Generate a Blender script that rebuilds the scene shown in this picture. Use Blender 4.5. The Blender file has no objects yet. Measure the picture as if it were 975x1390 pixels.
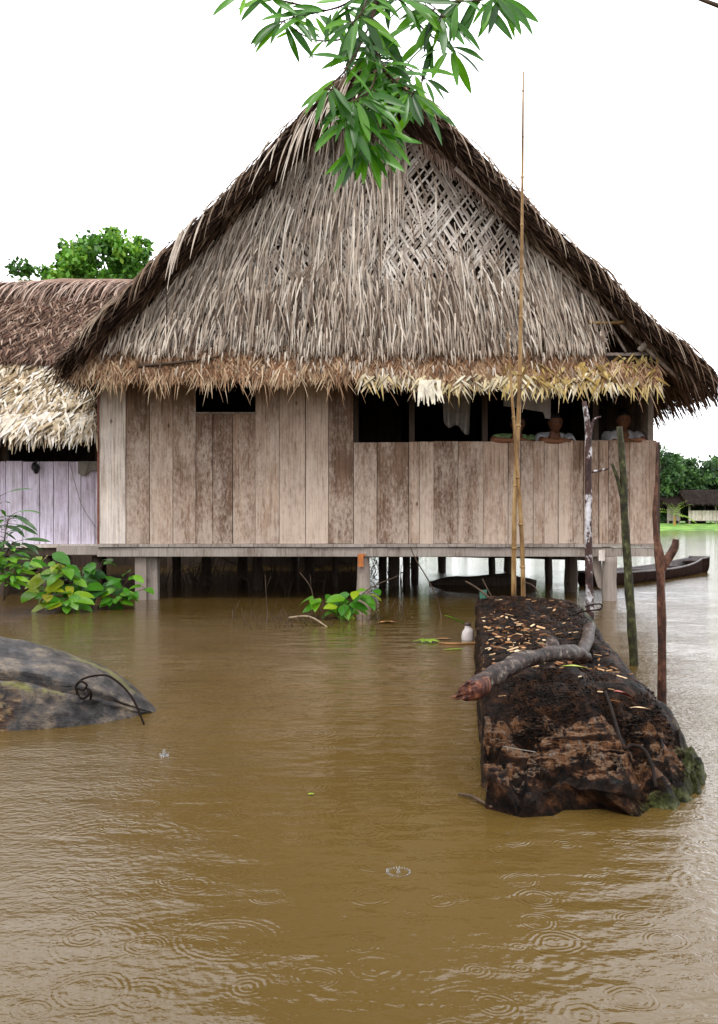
import bpy, bmesh, math, random
import numpy as np
from mathutils import Vector, noise, Matrix
R = math.radians
rnd = random.Random(7)
V = Vector
scene = bpy.context.scene
col = scene.collection

# ------------------------------------------------------------------ camera
HC = 0.87; F = 1264.0; CX = 487.5; HY = 705.0
cam = bpy.data.cameras.new('camera'); camo = bpy.data.objects.new('camera', cam); col.objects.link(camo)
camo.location = (0, 0, HC); camo.rotation_euler = (R(90), 0, 0)
cam.sensor_fit = 'VERTICAL'; cam.sensor_height = 36; cam.lens = 36 * F / 1390
cam.shift_y = 10 / 1390; cam.clip_end = 2000; cam.clip_start = 0.05
scene.camera = camo

# ------------------------------------------------------------------ sky, sun, exposure
SUN_EL, SUN_AZ = 52, 200          # azimuth measured from +Y, clockwise: behind the camera, a little to the left
w = bpy.data.worlds.new('World'); scene.world = w; w.use_nodes = True
nt = w.node_tree; nt.nodes.clear()
sky = nt.nodes.new('ShaderNodeTexSky'); sky.sky_type = 'NISHITA'; sky.sun_disc = False
sky.sun_elevation = R(SUN_EL); sky.sun_rotation = R(SUN_AZ); sky.dust_density = 4; sky.air_density = 1.0
hs = nt.nodes.new('ShaderNodeHueSaturation'); hs.inputs['Saturation'].default_value = 0.12
mx = nt.nodes.new('ShaderNodeMix'); mx.data_type = 'RGBA'; mx.inputs[0].default_value = 0.6
mx.inputs[7].default_value = (17.0, 17.2, 17.8, 1)
bg = nt.nodes.new('ShaderNodeBackground'); bg.inputs[1].default_value = 0.12
out = nt.nodes.new('ShaderNodeOutputWorld')
nt.links.new(sky.outputs[0], hs.inputs['Color']); nt.links.new(hs.outputs[0], mx.inputs[6])
# sky ahead of the camera brightened, added to whiten its reflection in the water
tc = nt.nodes.new('ShaderNodeTexCoord'); sx = nt.nodes.new('ShaderNodeSeparateXYZ'); nt.links.new(tc.outputs['Generated'], sx.inputs[0])
mr = nt.nodes.new('ShaderNodeMapRange'); mr.interpolation_type = 'SMOOTHSTEP'
for k_, v_ in ((1, -.1), (2, .85), (3, 1.05), (4, 1.75)): mr.inputs[k_].default_value = v_
nt.links.new(sx.outputs[1], mr.inputs[0])
gm = nt.nodes.new('ShaderNodeVectorMath'); gm.operation = 'SCALE'; nt.links.new(mx.outputs[2], gm.inputs[0]); nt.links.new(mr.outputs[0], gm.inputs['Scale'])
nt.links.new(gm.outputs[0], bg.inputs[0]); nt.links.new(bg.outputs[0], out.inputs[0])
sl = bpy.data.lights.new('sun', 'SUN'); sl.energy = 1.0; sl.angle = R(14); sl.color = (1, .97, .93)
so = bpy.data.objects.new('sun', sl); col.objects.link(so)
az = R(SUN_AZ); sd = V((math.sin(az) * math.cos(R(SUN_EL)), math.cos(az) * math.cos(R(SUN_EL)), math.sin(R(SUN_EL))))
so.rotation_euler = sd.to_track_quat('Z', 'Y').to_euler(); so.location = (0, -10, 30)
scene.view_settings.view_transform = 'Standard'; scene.view_settings.look = 'None'
scene.view_settings.gamma = 1; scene.view_settings.use_curve_mapping = False
scene.view_settings.exposure = 0.25

# ------------------------------------------------------------------ helpers
def P(px, py, Y): return V(((px - CX) / F * Y, Y, HC - (py - HY) / F * Y))
def W(px, py):                     # point on the water surface seen at that pixel
    Y = HC * F / (py - HY); return V(((px - CX) / F * Y, Y, 0))
def U(a, b): return rnd.uniform(a, b)

def tag(o, label=None, cat=None, group=None, kind=None):
    if label: o['label'] = label
    if cat: o['category'] = cat
    if group: o['group'] = group
    if kind: o['kind'] = kind
    return o
def empty(name, loc, label, cat, group=None):
    o = bpy.data.objects.new(name, None); col.objects.link(o); o.location = loc
    o.empty_display_size = .2
    return tag(o, label, cat, group)

class MB:
    def __init__(s): s.v = []; s.f = []; s.t = []; s.sm = True
    def add(s, vs, fs, tone=(.5, .5, .5)):
        b = len(s.v); s.v += [tuple(v) for v in vs]; s.f += [tuple(b + i for i in f) for f in fs]
        s.t += [tone] * len(vs)
    def box(s, a, b, tone=(.5, .5, .5), jit=0):
        x0, y0, z0 = a; x1, y1, z1 = b
        vs = [V((x, y, z)) for x in (x0, x1) for y in (y0, y1) for z in (z0, z1)]
        if jit: vs = [v + V((U(-jit, jit), U(-jit, jit), U(-jit, jit))) for v in vs]
        s.add(vs, [(0, 1, 3, 2), (4, 6, 7, 5), (0, 4, 5, 1), (2, 3, 7, 6), (0, 2, 6, 4), (1, 5, 7, 3)], tone)
    def blade(s, p, d, L, w, nrm, tone, seg=3, droop=0, twist=0, tip=.15, base=.6, sway=None):
        p = V(p); d = V(d).normalized(); vs = []
        for i in range(seg + 1):
            t = i / seg
            side = d.cross(nrm)
            if side.length < 1e-4: side = V((1, 0, 0))
            side.normalize()
            if twist: side = side * math.cos(twist * t + twist * .3) + nrm * math.sin(twist * t + twist * .3)
            wf = (base + (1 - base) * min(1, t * 4)) * (1 - (1 - tip) * t ** 2.2) * w * .5
            vs += [p - side * wf, p + side * wf]
            d = d + V((0, 0, -droop / seg))
            if sway is not None: d = d + sway / seg
            d.normalize(); p = p + d * (L / seg)
        s.add(vs, [(2 * i, 2 * i + 1, 2 * i + 3, 2 * i + 2) for i in range(seg)], tone)
    def tube(s, pts, rad, n=8, tone=(.5, .5, .5), caps=True, wob=0, smooth=4, knots=None):
        pts = [V(p) for p in pts]
        if not hasattr(rad, '__len__'): rad = [rad] * len(pts)
        if smooth > 1 and len(pts) > 2:
            q = []; r = []
            for i in range(len(pts) - 1):
                p0 = pts[max(0, i - 1)]; p1 = pts[i]; p2 = pts[i + 1]; p3 = pts[min(len(pts) - 1, i + 2)]
                for k in range(smooth):
                    t = k / smooth
                    q.append(.5 * ((2 * p1) + (p2 - p0) * t + (2 * p0 - 5 * p1 + 4 * p2 - p3) * t * t + (3 * p1 - p0 - 3 * p2 + p3) * t ** 3))
                    r.append(rad[i] * (1 - t) + rad[i + 1] * t)
            q.append(pts[-1]); r.append(rad[-1]); pts, rad = q, r
        vs = []; a = V((0.31, .95, .1)).normalized(); T0 = None; seed = rnd.random() * 50; arc = 0.0
        for i, p in enumerate(pts):
            T = (pts[min(i + 1, len(pts) - 1)] - pts[max(i - 1, 0)]).normalized()
            if T0 is None:
                a = T.orthogonal().normalized()
            else:
                a = (a - T * a.dot(T)).normalized()
            T0 = T; b = T.cross(a)
            if i: arc += (p - pts[i - 1]).length
            for k in range(n):
                an = 2 * math.pi * k / n; rr = rad[i]
                dr = a * math.cos(an) + b * math.sin(an)
                if wob: rr *= 1 + wob * noise.noise(V((dr.x * 1.2 + seed, dr.y * 1.2 + dr.z, arc * (.12 / max(rad[i], .01)) * 2.2)))
                vs.append(p + dr * rr)
        fs = [(i * n + k, i * n + (k + 1) % n, (i + 1) * n + (k + 1) % n, (i + 1) * n + k) for i in range(len(pts) - 1) for k in range(n)]
        if caps: fs += [tuple(range(n - 1, -1, -1)), tuple((len(pts) - 1) * n + k for k in range(n))]
        s.add(vs, fs, tone)
    def leaf(s, p, d, nrm, L, w, tone, shape=1.0, fold=.25, droop=.5, seg=6):
        p = V(p); d = V(d).normalized(); vs = []; wave = U(-.1, .1)
        for i in range(seg + 1):
            t = i / seg
            side = d.cross(nrm)
            if side.length < 1e-3: side = V((1, 0, 0))
            side.normalize(); up = side.cross(d)
            if up.dot(nrm) < 0: up = -up
            wf = (math.sin(math.pi * t ** shape) ** .8 if 0 < t < 1 else 0.02) * w * .5
            wv = wave * wf * math.sin(t * 9)
            vs += [p - side * wf + up * (fold * wf + wv), p, p + side * wf + up * (fold * wf - wv)]
            d = (d + V((0, 0, -droop / seg))).normalized(); p = p + d * (L / seg)
        fs = []
        for i in range(seg):
            a = 3 * i; fs += [(a, a + 1, a + 4, a + 3), (a + 1, a + 2, a + 5, a + 4)]
        b = len(s.v); s.v += [tuple(v) for v in vs]; s.f += [tuple(b + i for i in f) for f in fs]
        s.t += [(tone[0], k, tone[2]) for _ in range(seg + 1) for k in (1, 0, 1)]
    def build(s, name, mat, parent=None, loc=(0, 0, 0), smooth=True):
        me = bpy.data.meshes.new(name)
        off = V(loc)
        me.from_pydata([(v[0] - off.x, v[1] - off.y, v[2] - off.z) for v in s.v], [], s.f)
        at = me.color_attributes.new('tone', 'FLOAT_COLOR', 'POINT')
        arr = np.ones((len(s.v), 4), dtype=np.float32)
        if s.v: arr[:, :3] = np.array(s.t, dtype=np.float32)
        at.data.foreach_set('color', arr.ravel())
        if smooth: me.polygons.foreach_set('use_smooth', [True] * len(me.polygons))
        me.materials.append(mat)
        o = bpy.data.objects.new(name, me); col.objects.link(o)
        if parent is not None:
            o.parent = parent
            pw = parent.location.copy(); q = parent.parent
            while q is not None: pw += q.location; q = q.parent
            o.location = off - pw
        else: o.location = off
        me.update()
        return o
def T3(a=0, b=1): return (U(a, b), rnd.random(), rnd.random())

# ------------------------------------------------------------------ materials
def mat(name):
    m = bpy.data.materials.new(name); m.use_nodes = True
    n = m.node_tree.nodes; b = n['Principled BSDF']
    return m, n, m.node_tree.links, b
def ramp(n, stops):
    r = n.new('ShaderNodeValToRGB')
    while len(r.color_ramp.elements) < len(stops): r.color_ramp.elements.new(.5)
    for e, (p, c) in zip(r.color_ramp.elements, stops):
        e.position = p; e.color = (*c, 1) if len(c) == 3 else c
    return r
def tex(n, l, scale, detail=5, stretch=None, rough=.6, coord=None):
    t = n.new('ShaderNodeTexNoise'); t.inputs['Scale'].default_value = scale
    t.inputs['Detail'].default_value = detail; t.inputs['Roughness'].default_value = rough
    if coord is None:
        c = n.new('ShaderNodeNewGeometry'); coord = c.outputs['Position']
    if stretch:
        mp = n.new('ShaderNodeMapping'); mp.inputs['Scale'].default_value = stretch
        l.new(coord, mp.inputs[0]); coord = mp.outputs[0]
    l.new(coord, t.inputs[0]); return t
def mixc(n, l, fac, a, b, mode='MIX'):
    m = n.new('ShaderNodeMix'); m.data_type = 'RGBA'; m.blend_type = mode
    if isinstance(fac, (int, float)): m.inputs[0].default_value = fac
    else: l.new(fac, m.inputs[0])
    for i, c in ((6, a), (7, b)):
        if isinstance(c, tuple): m.inputs[i].default_value = (*c[:3], 1)
        else: l.new(c, m.inputs[i])
    return m.outputs[2]
def mth(n, l, op, a, b=None, clamp=False):
    m = n.new('ShaderNodeMath'); m.operation = op; m.use_clamp = clamp
    for i, c in enumerate((a, b)):
        if c is None: continue
        if isinstance(c, (int, float)): m.inputs[i].default_value = c
        else: l.new(c, m.inputs[i])
    return m.outputs[0]
def attr(n, l):
    a = n.new('ShaderNodeAttribute'); a.attribute_name = 'tone'
    s = n.new('ShaderNodeSeparateColor'); l.new(a.outputs['Color'], s.inputs[0]); return s
def bump(n, l, b, h, strength=.4, dist=.01):
    bp = n.new('ShaderNodeBump'); bp.inputs['Strength'].default_value = strength; bp.inputs['Distance'].default_value = dist
    l.new(h, bp.inputs['Height']); l.new(bp.outputs[0], b.inputs['Normal']); return bp

def thatch_mat(name, stops, mott=.45, rough=.75):
    m, n, l, b = mat(name); a = attr(n, l)
    r = ramp(n, stops); l.new(a.outputs[0], r.inputs[0])
    t = tex(n, l, 9, 4); t2 = tex(n, l, 2.0, 3)
    r2 = ramp(n, [(.3, (1 - mott,) * 3), (.7, (1.0, 1.0, 1.0))]); l.new(t.outputs[0], r2.inputs[0])
    c = mixc(n, l, 1, r.outputs[0], r2.outputs[0], 'MULTIPLY')
    r3 = ramp(n, [(.35, (.78, .73, .70)), (.62, (1, 1, 1))]); l.new(t2.outputs[0], r3.inputs[0])
    c = mixc(n, l, .7, c, r3.outputs[0], 'MULTIPLY')
    l.new(c, b.inputs['Base Color']); b.inputs['Roughness'].default_value = rough
    b.inputs['Specular IOR Level'].default_value = .12
    return m
M = {}
M['straw'] = thatch_mat('dry_grey_palm', [(0, (.05, .032, .024)), (.22, (.20, .14, .10)), (.5, (.50, .41, .33)), (.8, (.72, .63, .53)), (1, (.86, .79, .69))], .45)
M['weave'] = thatch_mat('woven_palm', [(0, (.16, .12, .09)), (.5, (.50, .43, .37)), (1, (.82, .76, .69))], .35)
M['skirt'] = thatch_mat('eave_palm', [(0, (.06, .025, .014)), (.35, (.23, .115, .06)), (.7, (.40, .255, .15)), (1, (.64, .50, .34))])
M['cream'] = thatch_mat('fresh_palm', [(0, (.18, .10, .035)), (.4, (.46, .32, .10)), (.7, (.62, .49, .22)), (1, (.84, .77, .62))], .5)
M['dark'] = thatch_mat('old_dark_palm', [(0, (.022, .012, .008)), (.45, (.09, .052, .034)), (.8, (.20, .13, .085)), (1, (.46, .37, .28))])
M['redbrown'] = thatch_mat('brown_palm', [(0, (.05, .026, .018)), (.45, (.165, .092, .062)), (.8, (.30, .19, .135)), (1, (.52, .40, .32))])
M['pinkstraw'] = thatch_mat('ridge_palm', [(0, (.13, .075, .055)), (.5, (.40, .265, .205)), (1, (.68, .54, .45))])
M['ncream'] = thatch_mat('pale_palm', [(0, (.16, .10, .045)), (.35, (.46, .35, .21)), (.7, (.72, .62, .47)), (1, (.86, .82, .75))], .45)
M['backing'] = thatch_mat('shaded_under_palm', [(0, (.012, .007, .005)), (1, (.028, .018, .012))])  # under layers, with the shade between the strands put into the colour

def plank_mat(name, base, light, dark, peel=.5, peelc=(.55, .47, .42)):
    m, n, l, b = mat(name); a = attr(n, l)
    g = n.new('ShaderNodeNewGeometry')
    cb = n.new('ShaderNodeCombineXYZ'); l.new(mth(n, l, 'MULTIPLY', a.outputs[1], 37.0), cb.inputs[1])
    ad = n.new('ShaderNodeVectorMath'); ad.operation = 'ADD'; l.new(g.outputs['Position'], ad.inputs[0]); l.new(cb.outputs[0], ad.inputs[1])
    co = ad.outputs[0]
    grain = tex(n, l, 1, 6, (55, 3, 2.2), .65, co)
    fine = tex(n, l, 1, 4, (160, 20, 9), .7, co)
    blot = tex(n, l, 3.2, 6, (1.5, 1, .8), .65, co)
    pe = tex(n, l, 30, 8, (1.5, 1, .55), .75, co)
    pm = tex(n, l, 3.2, 4, (1.5, 1, .5), .6, co)
    r = ramp(n, [(0, dark), (.5, base), (1, light)]); l.new(a.outputs[0], r.inputs[0])
    c = r.outputs[0]
    rg = ramp(n, [(.34, (.50, .45, .42)), (.5, (.95, .95, .95)), (.66, (1.2, 1.18, 1.15))]); l.new(grain.outputs[0], rg.inputs[0])
    c = mixc(n, l, 1, c, rg.outputs[0], 'MULTIPLY')
    rb = ramp(n, [(.3, (.66, .58, .54)), (.6, (1.05, 1.03, 1.0))]); l.new(blot.outputs[0], rb.inputs[0])
    c = mixc(n, l, .9, c, rb.outputs[0], 'MULTIPLY')
    # flaking pale weathered skin, more of it low on the boards
    sz = n.new('ShaderNodeSeparateXYZ'); l.new(g.outputs['Position'], sz.inputs[0])
    low = mth(n, l, 'MULTIPLY', mth(n, l, 'SUBTRACT', 1.55, sz.outputs[2]), .13)
    th = mth(n, l, 'ADD', mth(n, l, 'ADD', pe.outputs[0], mth(n, l, 'MULTIPLY', pm.outputs[0], .8)), low)
    th = mth(n, l, 'ADD', th, mth(n, l, 'MULTIPLY', a.outputs[2], .12))
    rp = ramp(n, [(.66, (0, 0, 0)), (.92, (1, 1, 1))]); l.new(mth(n, l, 'SUBTRACT', th, .22), rp.inputs[0])
    fac = mth(n, l, 'MULTIPLY', rp.outputs[0], peel)
    c = mixc(n, l, fac, c, peelc)
    rf = ramp(n, [(.28, (.6, .55, .52)), (.45, (1, 1, 1))]); l.new(fine.outputs[0], rf.inputs[0])
    c = mixc(n, l, .6, c, rf.outputs[0], 'MULTIPLY')
    # a few knots
    vo = n.new('ShaderNodeTexVoronoi'); vo.inputs['Scale'].default_value = 2.6; mp = n.new('ShaderNodeMapping'); mp.inputs['Scale'].default_value = (1.4, 1, .8)
    l.new(co, mp.inputs[0]); l.new(mp.outputs[0], vo.inputs[0])
    rk = ramp(n, [(.035, (.25, .2, .18)), (.06, (1, 1, 1))]); l.new(vo.outputs[0], rk.inputs[0])
    c = mixc(n, l, .8, c, rk.outputs[0], 'MULTIPLY')
    l.new(c, b.inputs['Base Color']); b.inputs['Roughness'].default_value = .7
    b.inputs['Specular IOR Level'].default_value = .15
    bump(n, l, b, mth(n, l, 'ADD', grain.outputs[0], mth(n, l, 'MULTIPLY', pe.outputs[0], .5)), .5, .004)
    return m
M['plank'] = plank_mat('weathered_plank', (.265, .178, .125), (.50, .39, .315), (.13, .078, .052), .6, (.56, .46, .385))
M['paleplank'] = plank_mat('bleached_plank', (.60, .53, .47), (.7, .63, .58), (.5, .42, .36), .4, (.7, .65, .62))
M['lavender'] = plank_mat('lavender_plank', (.72, .66, .84), (.80, .76, .90), (.64, .57, .76), .3, (.86, .83, .90))
M['beam'] = plank_mat('grey_beam', (.24, .205, .175), (.34, .3, .27), (.15, .12, .10), .35, (.42, .38, .35))
M['post'] = plank_mat('grey_post', (.25, .20, .165), (.36, .3, .26), (.13, .10, .08), .4, (.42, .37, .33))
M['darkwood'] = plank_mat('dark_shaded_wood', (.055, .038, .028), (.09, .065, .05), (.03, .02, .015), .12, (.16, .13, .11))  # shade of the interior and underfloor is put into this wood colour

def simple(name, c, rough=.7, var=.3, scale=20, spec=.2, bmp=.3):
    m, n, l, b = mat(name); t = tex(n, l, scale, 5)
    r = ramp(n, [(.3, tuple(x * (1 - var) for x in c)), (.7, tuple(min(1, x * (1 + var)) for x in c))]); l.new(t.outputs[0], r.inputs[0])
    l.new(r.outputs[0], b.inputs['Base Color']); b.inputs['Roughness'].default_value = rough; b.inputs['Specular IOR Level'].default_value = spec
    if bmp: bump(n, l, b, t.outputs[0], bmp, .01)
    return m
def bark(name, stops, scale=14, rough=.6, stretch=(1, 1, .35), bmp=.7):
    m, n, l, b = mat(name); t = tex(n, l, scale, 7, stretch, .7)
    r = ramp(n, stops); l.new(t.outputs[0], r.inputs[0]); l.new(r.outputs[0], b.inputs['Base Color'])
    b.inputs['Roughness'].default_value = rough; b.inputs['Specular IOR Level'].default_value = .22; t2 = tex(n, l, 60, 5, stretch)
    bump(n, l, b, mth(n, l, 'ADD', t.outputs[0], mth(n, l, 'MULTIPLY', t2.outputs[0], .4)), bmp, .008); return m
M['bamboo'] = bark('dry_bamboo', [(.36, (.07, .035, .012)), (.5, (.24, .135, .05)), (.64, (.38, .26, .12))], 12, .45, (1, 1, .25), .2)
M['bark_white'] = bark('blotched_bark', [(.38, (.018, .010, .010)), (.535, (.07, .035, .03)), (.56, (.40, .38, .39)), (.7, (.68, .66, .68))], 9, .55, (1, 1, .7), 1.0)
M['bark_moss'] = bark('mossy_bark', [(.36, (.010, .008, .005)), (.5, (.03, .028, .010)), (.6, (.065, .068, .022)), (.70, (.20, .20, .13))], 26, .6, (1, 1, .6), 1.0)
M['bark_red'] = bark('reddish_bark', [(.36, (.014, .006, .004)), (.5, (.06, .024, .014)), (.6, (.14, .06, .035)), (.70, (.17, .15, .09))], 24, .55, (1, 1, .6), 1.0)
M['bark_grey'] = bark('lichen_bark', [(.38, (.007, .004, .003)), (.5, (.032, .017, .013)), (.58, (.085, .052, .04)), (.66, (.30, .29, .23))], 30, .5, (1, 1, 1), 1.0)
M['twig'] = simple('twig_bark', (.07, .045, .03), .7, .4)
M['broken'] = bark('splintered_wood', [(.38, (.010, .004, .003)), (.5, (.07, .02, .012)), (.6, (.20, .07, .035)), (.72, (.42, .24, .14))], 45, .6)
M['metal'] = simple('rusty_wire', (.014, .009, .007), .6, .4, 20, .05)
M['orange'] = simple('orange_wood', (.42, .14, .04), .7, .3)

def leaf_mat(name, stops, trans=.35, rough=.3, scale=6):
    m, n, l, b = mat(name); a = attr(n, l)
    r = ramp(n, stops); l.new(a.outputs[0], r.inputs[0]); c = r.outputs[0]
    t = tex(n, l, scale * 6, 3); rr = ramp(n, [(.3, (.7, .75, .6)), (.7, (1.15, 1.15, 1.0))]); l.new(t.outputs[0], rr.inputs[0])
    c = mixc(n, l, .7, c, rr.outputs[0], 'MULTIPLY')
    rv = ramp(n, [(0, (1.5, 1.45, 1.2)), (.12, (1, 1, 1))]); l.new(a.outputs[1], rv.inputs[0])
    c = mixc(n, l, .6, c, rv.outputs[0], 'MULTIPLY')
    l.new(c, b.inputs['Base Color']); b.inputs['Roughness'].default_value = rough
    tr = n.new('ShaderNodeBsdfTranslucent'); l.new(c, tr.inputs[0])
    mxs = n.new('ShaderNodeMixShader'); mxs.inputs[0].default_value = trans
    l.new(b.outputs[0], mxs.inputs[1]); l.new(tr.outputs[0], mxs.inputs[2]); l.new(mxs.outputs[0], n['Material Output'].inputs[0])
    return m
M['mango'] = leaf_mat('long_green_leaf', [(0, (.012, .065, .004)), (.5, (.05, .20, .006)), (1, (.17, .42, .015))])
M['bush'] = leaf_mat('broad_green_leaf', [(0, (.02, .09, .015)), (.4, (.05, .2, .012)), (.75, (.16, .36, .015)), (.93, (.38, .42, .02)), (1, (.45, .16, .04))])
M['darkbush'] = leaf_mat('dark_green_leaf', [(0, (.008, .03, .006)), (.6, (.03, .10, .012)), (1, (.08, .22, .02))])
M['tree'] = leaf_mat('bright_crown', [(0, (.018, .06, .01)), (.5, (.07, .20, .02)), (.9, (.16, .40, .03)), (1, (.24, .42, .04))], .35, .5)
M['fartree'] = leaf_mat('far_crown', [(0, (.014, .042, .014)), (.5, (.048, .125, .03)), (1, (.13, .26, .05))], .3, .6, 1)
M['palm'] = leaf_mat('young_palm_leaf', [(0, (.12, .25, .02)), (1, (.42, .58, .07))], .4, .5)
M['trunk'] = simple('tree_trunk', (.10, .08, .06), .8, .4, 5)

def rgbm(name, c, rough=.8, **k): return simple(name, c, rough, k.get('var', .12), k.get('scale', 30), k.get('spec', .3), k.get('bmp', .1))
M['skin'] = rgbm('skin', (.17, .068, .032), .5, bmp=.03)
M['hair'] = rgbm('black_hair', (.012, .009, .008), .4)
M['white_cloth'] = rgbm('white_cloth', (.42, .42, .43)); M['green_cloth'] = rgbm('green_cloth', (.20, .30, .12))
M['grey_cloth'] = rgbm('grey_cloth', (.26, .23, .20)); M['pale_cloth'] = rgbm('pale_cloth', (.45, .42, .42)); M['blue_cloth'] = rgbm('blue_cloth', (.05, .07, .14))
M['eye'] = rgbm('eye', (.05, .035, .03), .3); M['black'] = rgbm('black_plastic', (.01, .01, .011), .35)
M['canvas'] = rgbm('grey_canvas', (.22, .20, .17))

# ------------------------------------------------------------------ water
m, n, l, b = mat('muddy_water')
g = n.new('ShaderNodeNewGeometry'); pos = g.outputs['Position']
t = tex(n, l, .35, 3, (1, 1, 1)); r = ramp(n, [(.3, (.080, .048, .0115)), (.7, (.101, .062, .016))]); l.new(t.outputs[0], r.inputs[0])
l.new(r.outputs[0], b.inputs['Base Color']); b.inputs['Roughness'].default_value = .045; b.inputs['IOR'].default_value = 1.333
b.inputs['Specular IOR Level'].default_value = .5
h = None
def rings(scale, k, seed, keep, amp, size):
    """rain rings: one drop per voronoi cell, concentric waves that die out with distance and age"""
    mp = n.new('ShaderNodeMapping'); mp.inputs['Scale'].default_value = (scale, scale, 0); mp.inputs['Location'].default_value = (seed, seed * 1.7, 0)
    l.new(wpos, mp.inputs[0]); vo = n.new('ShaderNodeTexVoronoi'); vo.voronoi_dimensions = '2D'; vo.inputs['Scale'].default_value = 1; vo.inputs['Randomness'].default_value = .8
    l.new(mp.outputs[0], vo.inputs[0]); s = n.new('ShaderNodeSeparateColor'); l.new(vo.outputs['Color'], s.inputs[0])
    d = mth(n, l, 'DIVIDE', vo.outputs[0], scale)
    age = mth(n, l, 'MULTIPLY', s.outputs[0], size)
    wv = mth(n, l, 'SINE', mth(n, l, 'MULTIPLY', mth(n, l, 'SUBTRACT', d, age), k))
    dd = mth(n, l, 'DIVIDE', mth(n, l, 'SUBTRACT', d, age), size * .33)
    env = mth(n, l, 'EXPONENT', mth(n, l, 'MULTIPLY', mth(n, l, 'MULTIPLY', dd, dd), -1))
    on = mth(n, l, 'LESS_THAN', s.outputs[1], keep)
    edge = mth(n, l, 'MULTIPLY', mth(n, l, 'SUBTRACT', .55 / scale, d), 6 * scale, True)
    o = mth(n, l, 'MULTIPLY', mth(n, l, 'MULTIPLY', wv, env), mth(n, l, 'MULTIPLY', on, edge))
    return mth(n, l, 'MULTIPLY', o, amp)
wb = tex(n, l, 5, 2); wv3 = n.new('ShaderNodeVectorMath'); wv3.operation = 'SCALE'; wv3.inputs['Scale'].default_value = .05
l.new(wb.outputs['Color'], wv3.inputs[0]); wa = n.new('ShaderNodeVectorMath'); wa.operation = 'ADD'; l.new(pos, wa.inputs[0]); l.new(wv3.outputs[0], wa.inputs[1]); wpos = wa.outputs[0]
hs_ = [rings(2.6, 300, 3.1, .3, .00022, .14), rings(5.2, 460, 8.2, .45, .00028, .07), rings(3.7, 380, 1.7, .35, .00020, .10), rings(1.5, 210, 5.5, .2, .00020, .26), rings(8.5, 620, 2.2, .45, .00020, .045)]
def nz(scale, amp, st, det=3):
    tt = tex(n, l, scale, det, st, .55); return mth(n, l, 'MULTIPLY', tt.outputs[0], amp)
pt = tex(n, l, .8, 3); pr = ramp(n, [(.40, (.12, .12, .12)), (.62, (1, 1, 1))]); l.new(pt.outputs[0], pr.inputs[0])
sx_ = n.new('ShaderNodeSeparateXYZ'); l.new(pos, sx_.inputs[0])
# gusts ruffle the open water away from the sheltered middle
ax = mth(n, l, 'ABSOLUTE', mth(n, l, 'SUBTRACT', sx_.outputs[0], .15)); gust = mth(n, l, 'MULTIPLY', mth(n, l, 'SUBTRACT', ax, .25), 1.3, True)
gust = mth(n, l, 'ADD', mth(n, l, 'MULTIPLY', gust, .8), .2)
pm_ = mth(n, l, 'MULTIPLY', mth(n, l, 'ADD', mth(n, l, 'MULTIPLY', pr.outputs[0], .7), .3), gust)
hs_ += [nz(1, .0040, (8, 12, 1)), nz(1, .010, (2.2, 5, 1), 2), mth(n, l, 'MULTIPLY', nz(1, .0078, (34, 40, 1), 4), pm_)]
h = hs_[0]
for q in hs_[1:]: h = mth(n, l, 'ADD', h, q)
bp = n.new('ShaderNodeBump'); bp.inputs['Strength'].default_value = 1; bp.inputs['Distance'].default_value = 1
l.new(h, bp.inputs['Height']); l.new(bp.outputs[0], b.inputs['Normal'])
M['water'] = m
wm = MB(); wm.add([(-600, -60, 0), (600, -60, 0), (600, 900, 0), (-600, 900, 0)], [(0, 1, 2, 3)])
tag(wm.build('river_water', M['water'], smooth=False), kind='structure')

# ------------------------------------------------------------------ banks
m, n, l, b = mat('bank_grass'); t = tex(n, l, .9, 6); r = ramp(n, [(.36, (.06, .13, .02)), (.52, (.14, .30, .035)), (.66, (.26, .40, .08))])
l.new(t.outputs[0], r.inputs[0]); l.new(r.outputs[0], b.inputs['Base Color']); b.inputs['Roughness'].default_value = .9; M['grass'] = m
M['mud'] = simple('mud', (.05, .035, .022), .8, .3, 3)
def sheet(name, xs, ys, hf, mt, kind='structure'):
    g_ = MB(); vs = [(x, y, hf(x, y)) for y in ys for x in xs]; nx = len(xs)
    g_.add(vs, [(j * nx + i, j * nx + i + 1, (j + 1) * nx + i + 1, (j + 1) * nx + i) for j in range(len(ys) - 1) for i in range(nx - 1)])
    return tag(g_.build(name, mt), kind=kind)
def lin(a, b, n_): return [a + (b - a) * i / (n_ - 1) for i in range(n_)]
def fb(x, y):
    e = 73 + 1.2 * noise.noise(V((x * .08, 1, 0))) + .25 * noise.noise(V((x * .8, 3, 0)))
    d = y - e
    return -.25 if d < -1 else min(.55, .0 + d * .06 + .1 * noise.noise(V((x * .3, y * .3, 0)))) + (.0 if d > 0 else -.1)
sheet('far_bank', lin(-160, 260, 400), [71, 72, 72.6, 73.2, 74, 75, 77, 80, 84, 90, 100, 120, 160, 250, 500, 880], fb, M['grass'])
def mb_(x, y):
    d = min((y - 19.0) * .12, (-1.5 - x) * .3)
    return max(-.3, min(.5, d)) + .08 * noise.noise(V((x, y, 0)))
sheet('mud_bank', lin(-60, -.5, 80), lin(18, 44, 40), mb_, M['mud'])

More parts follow.
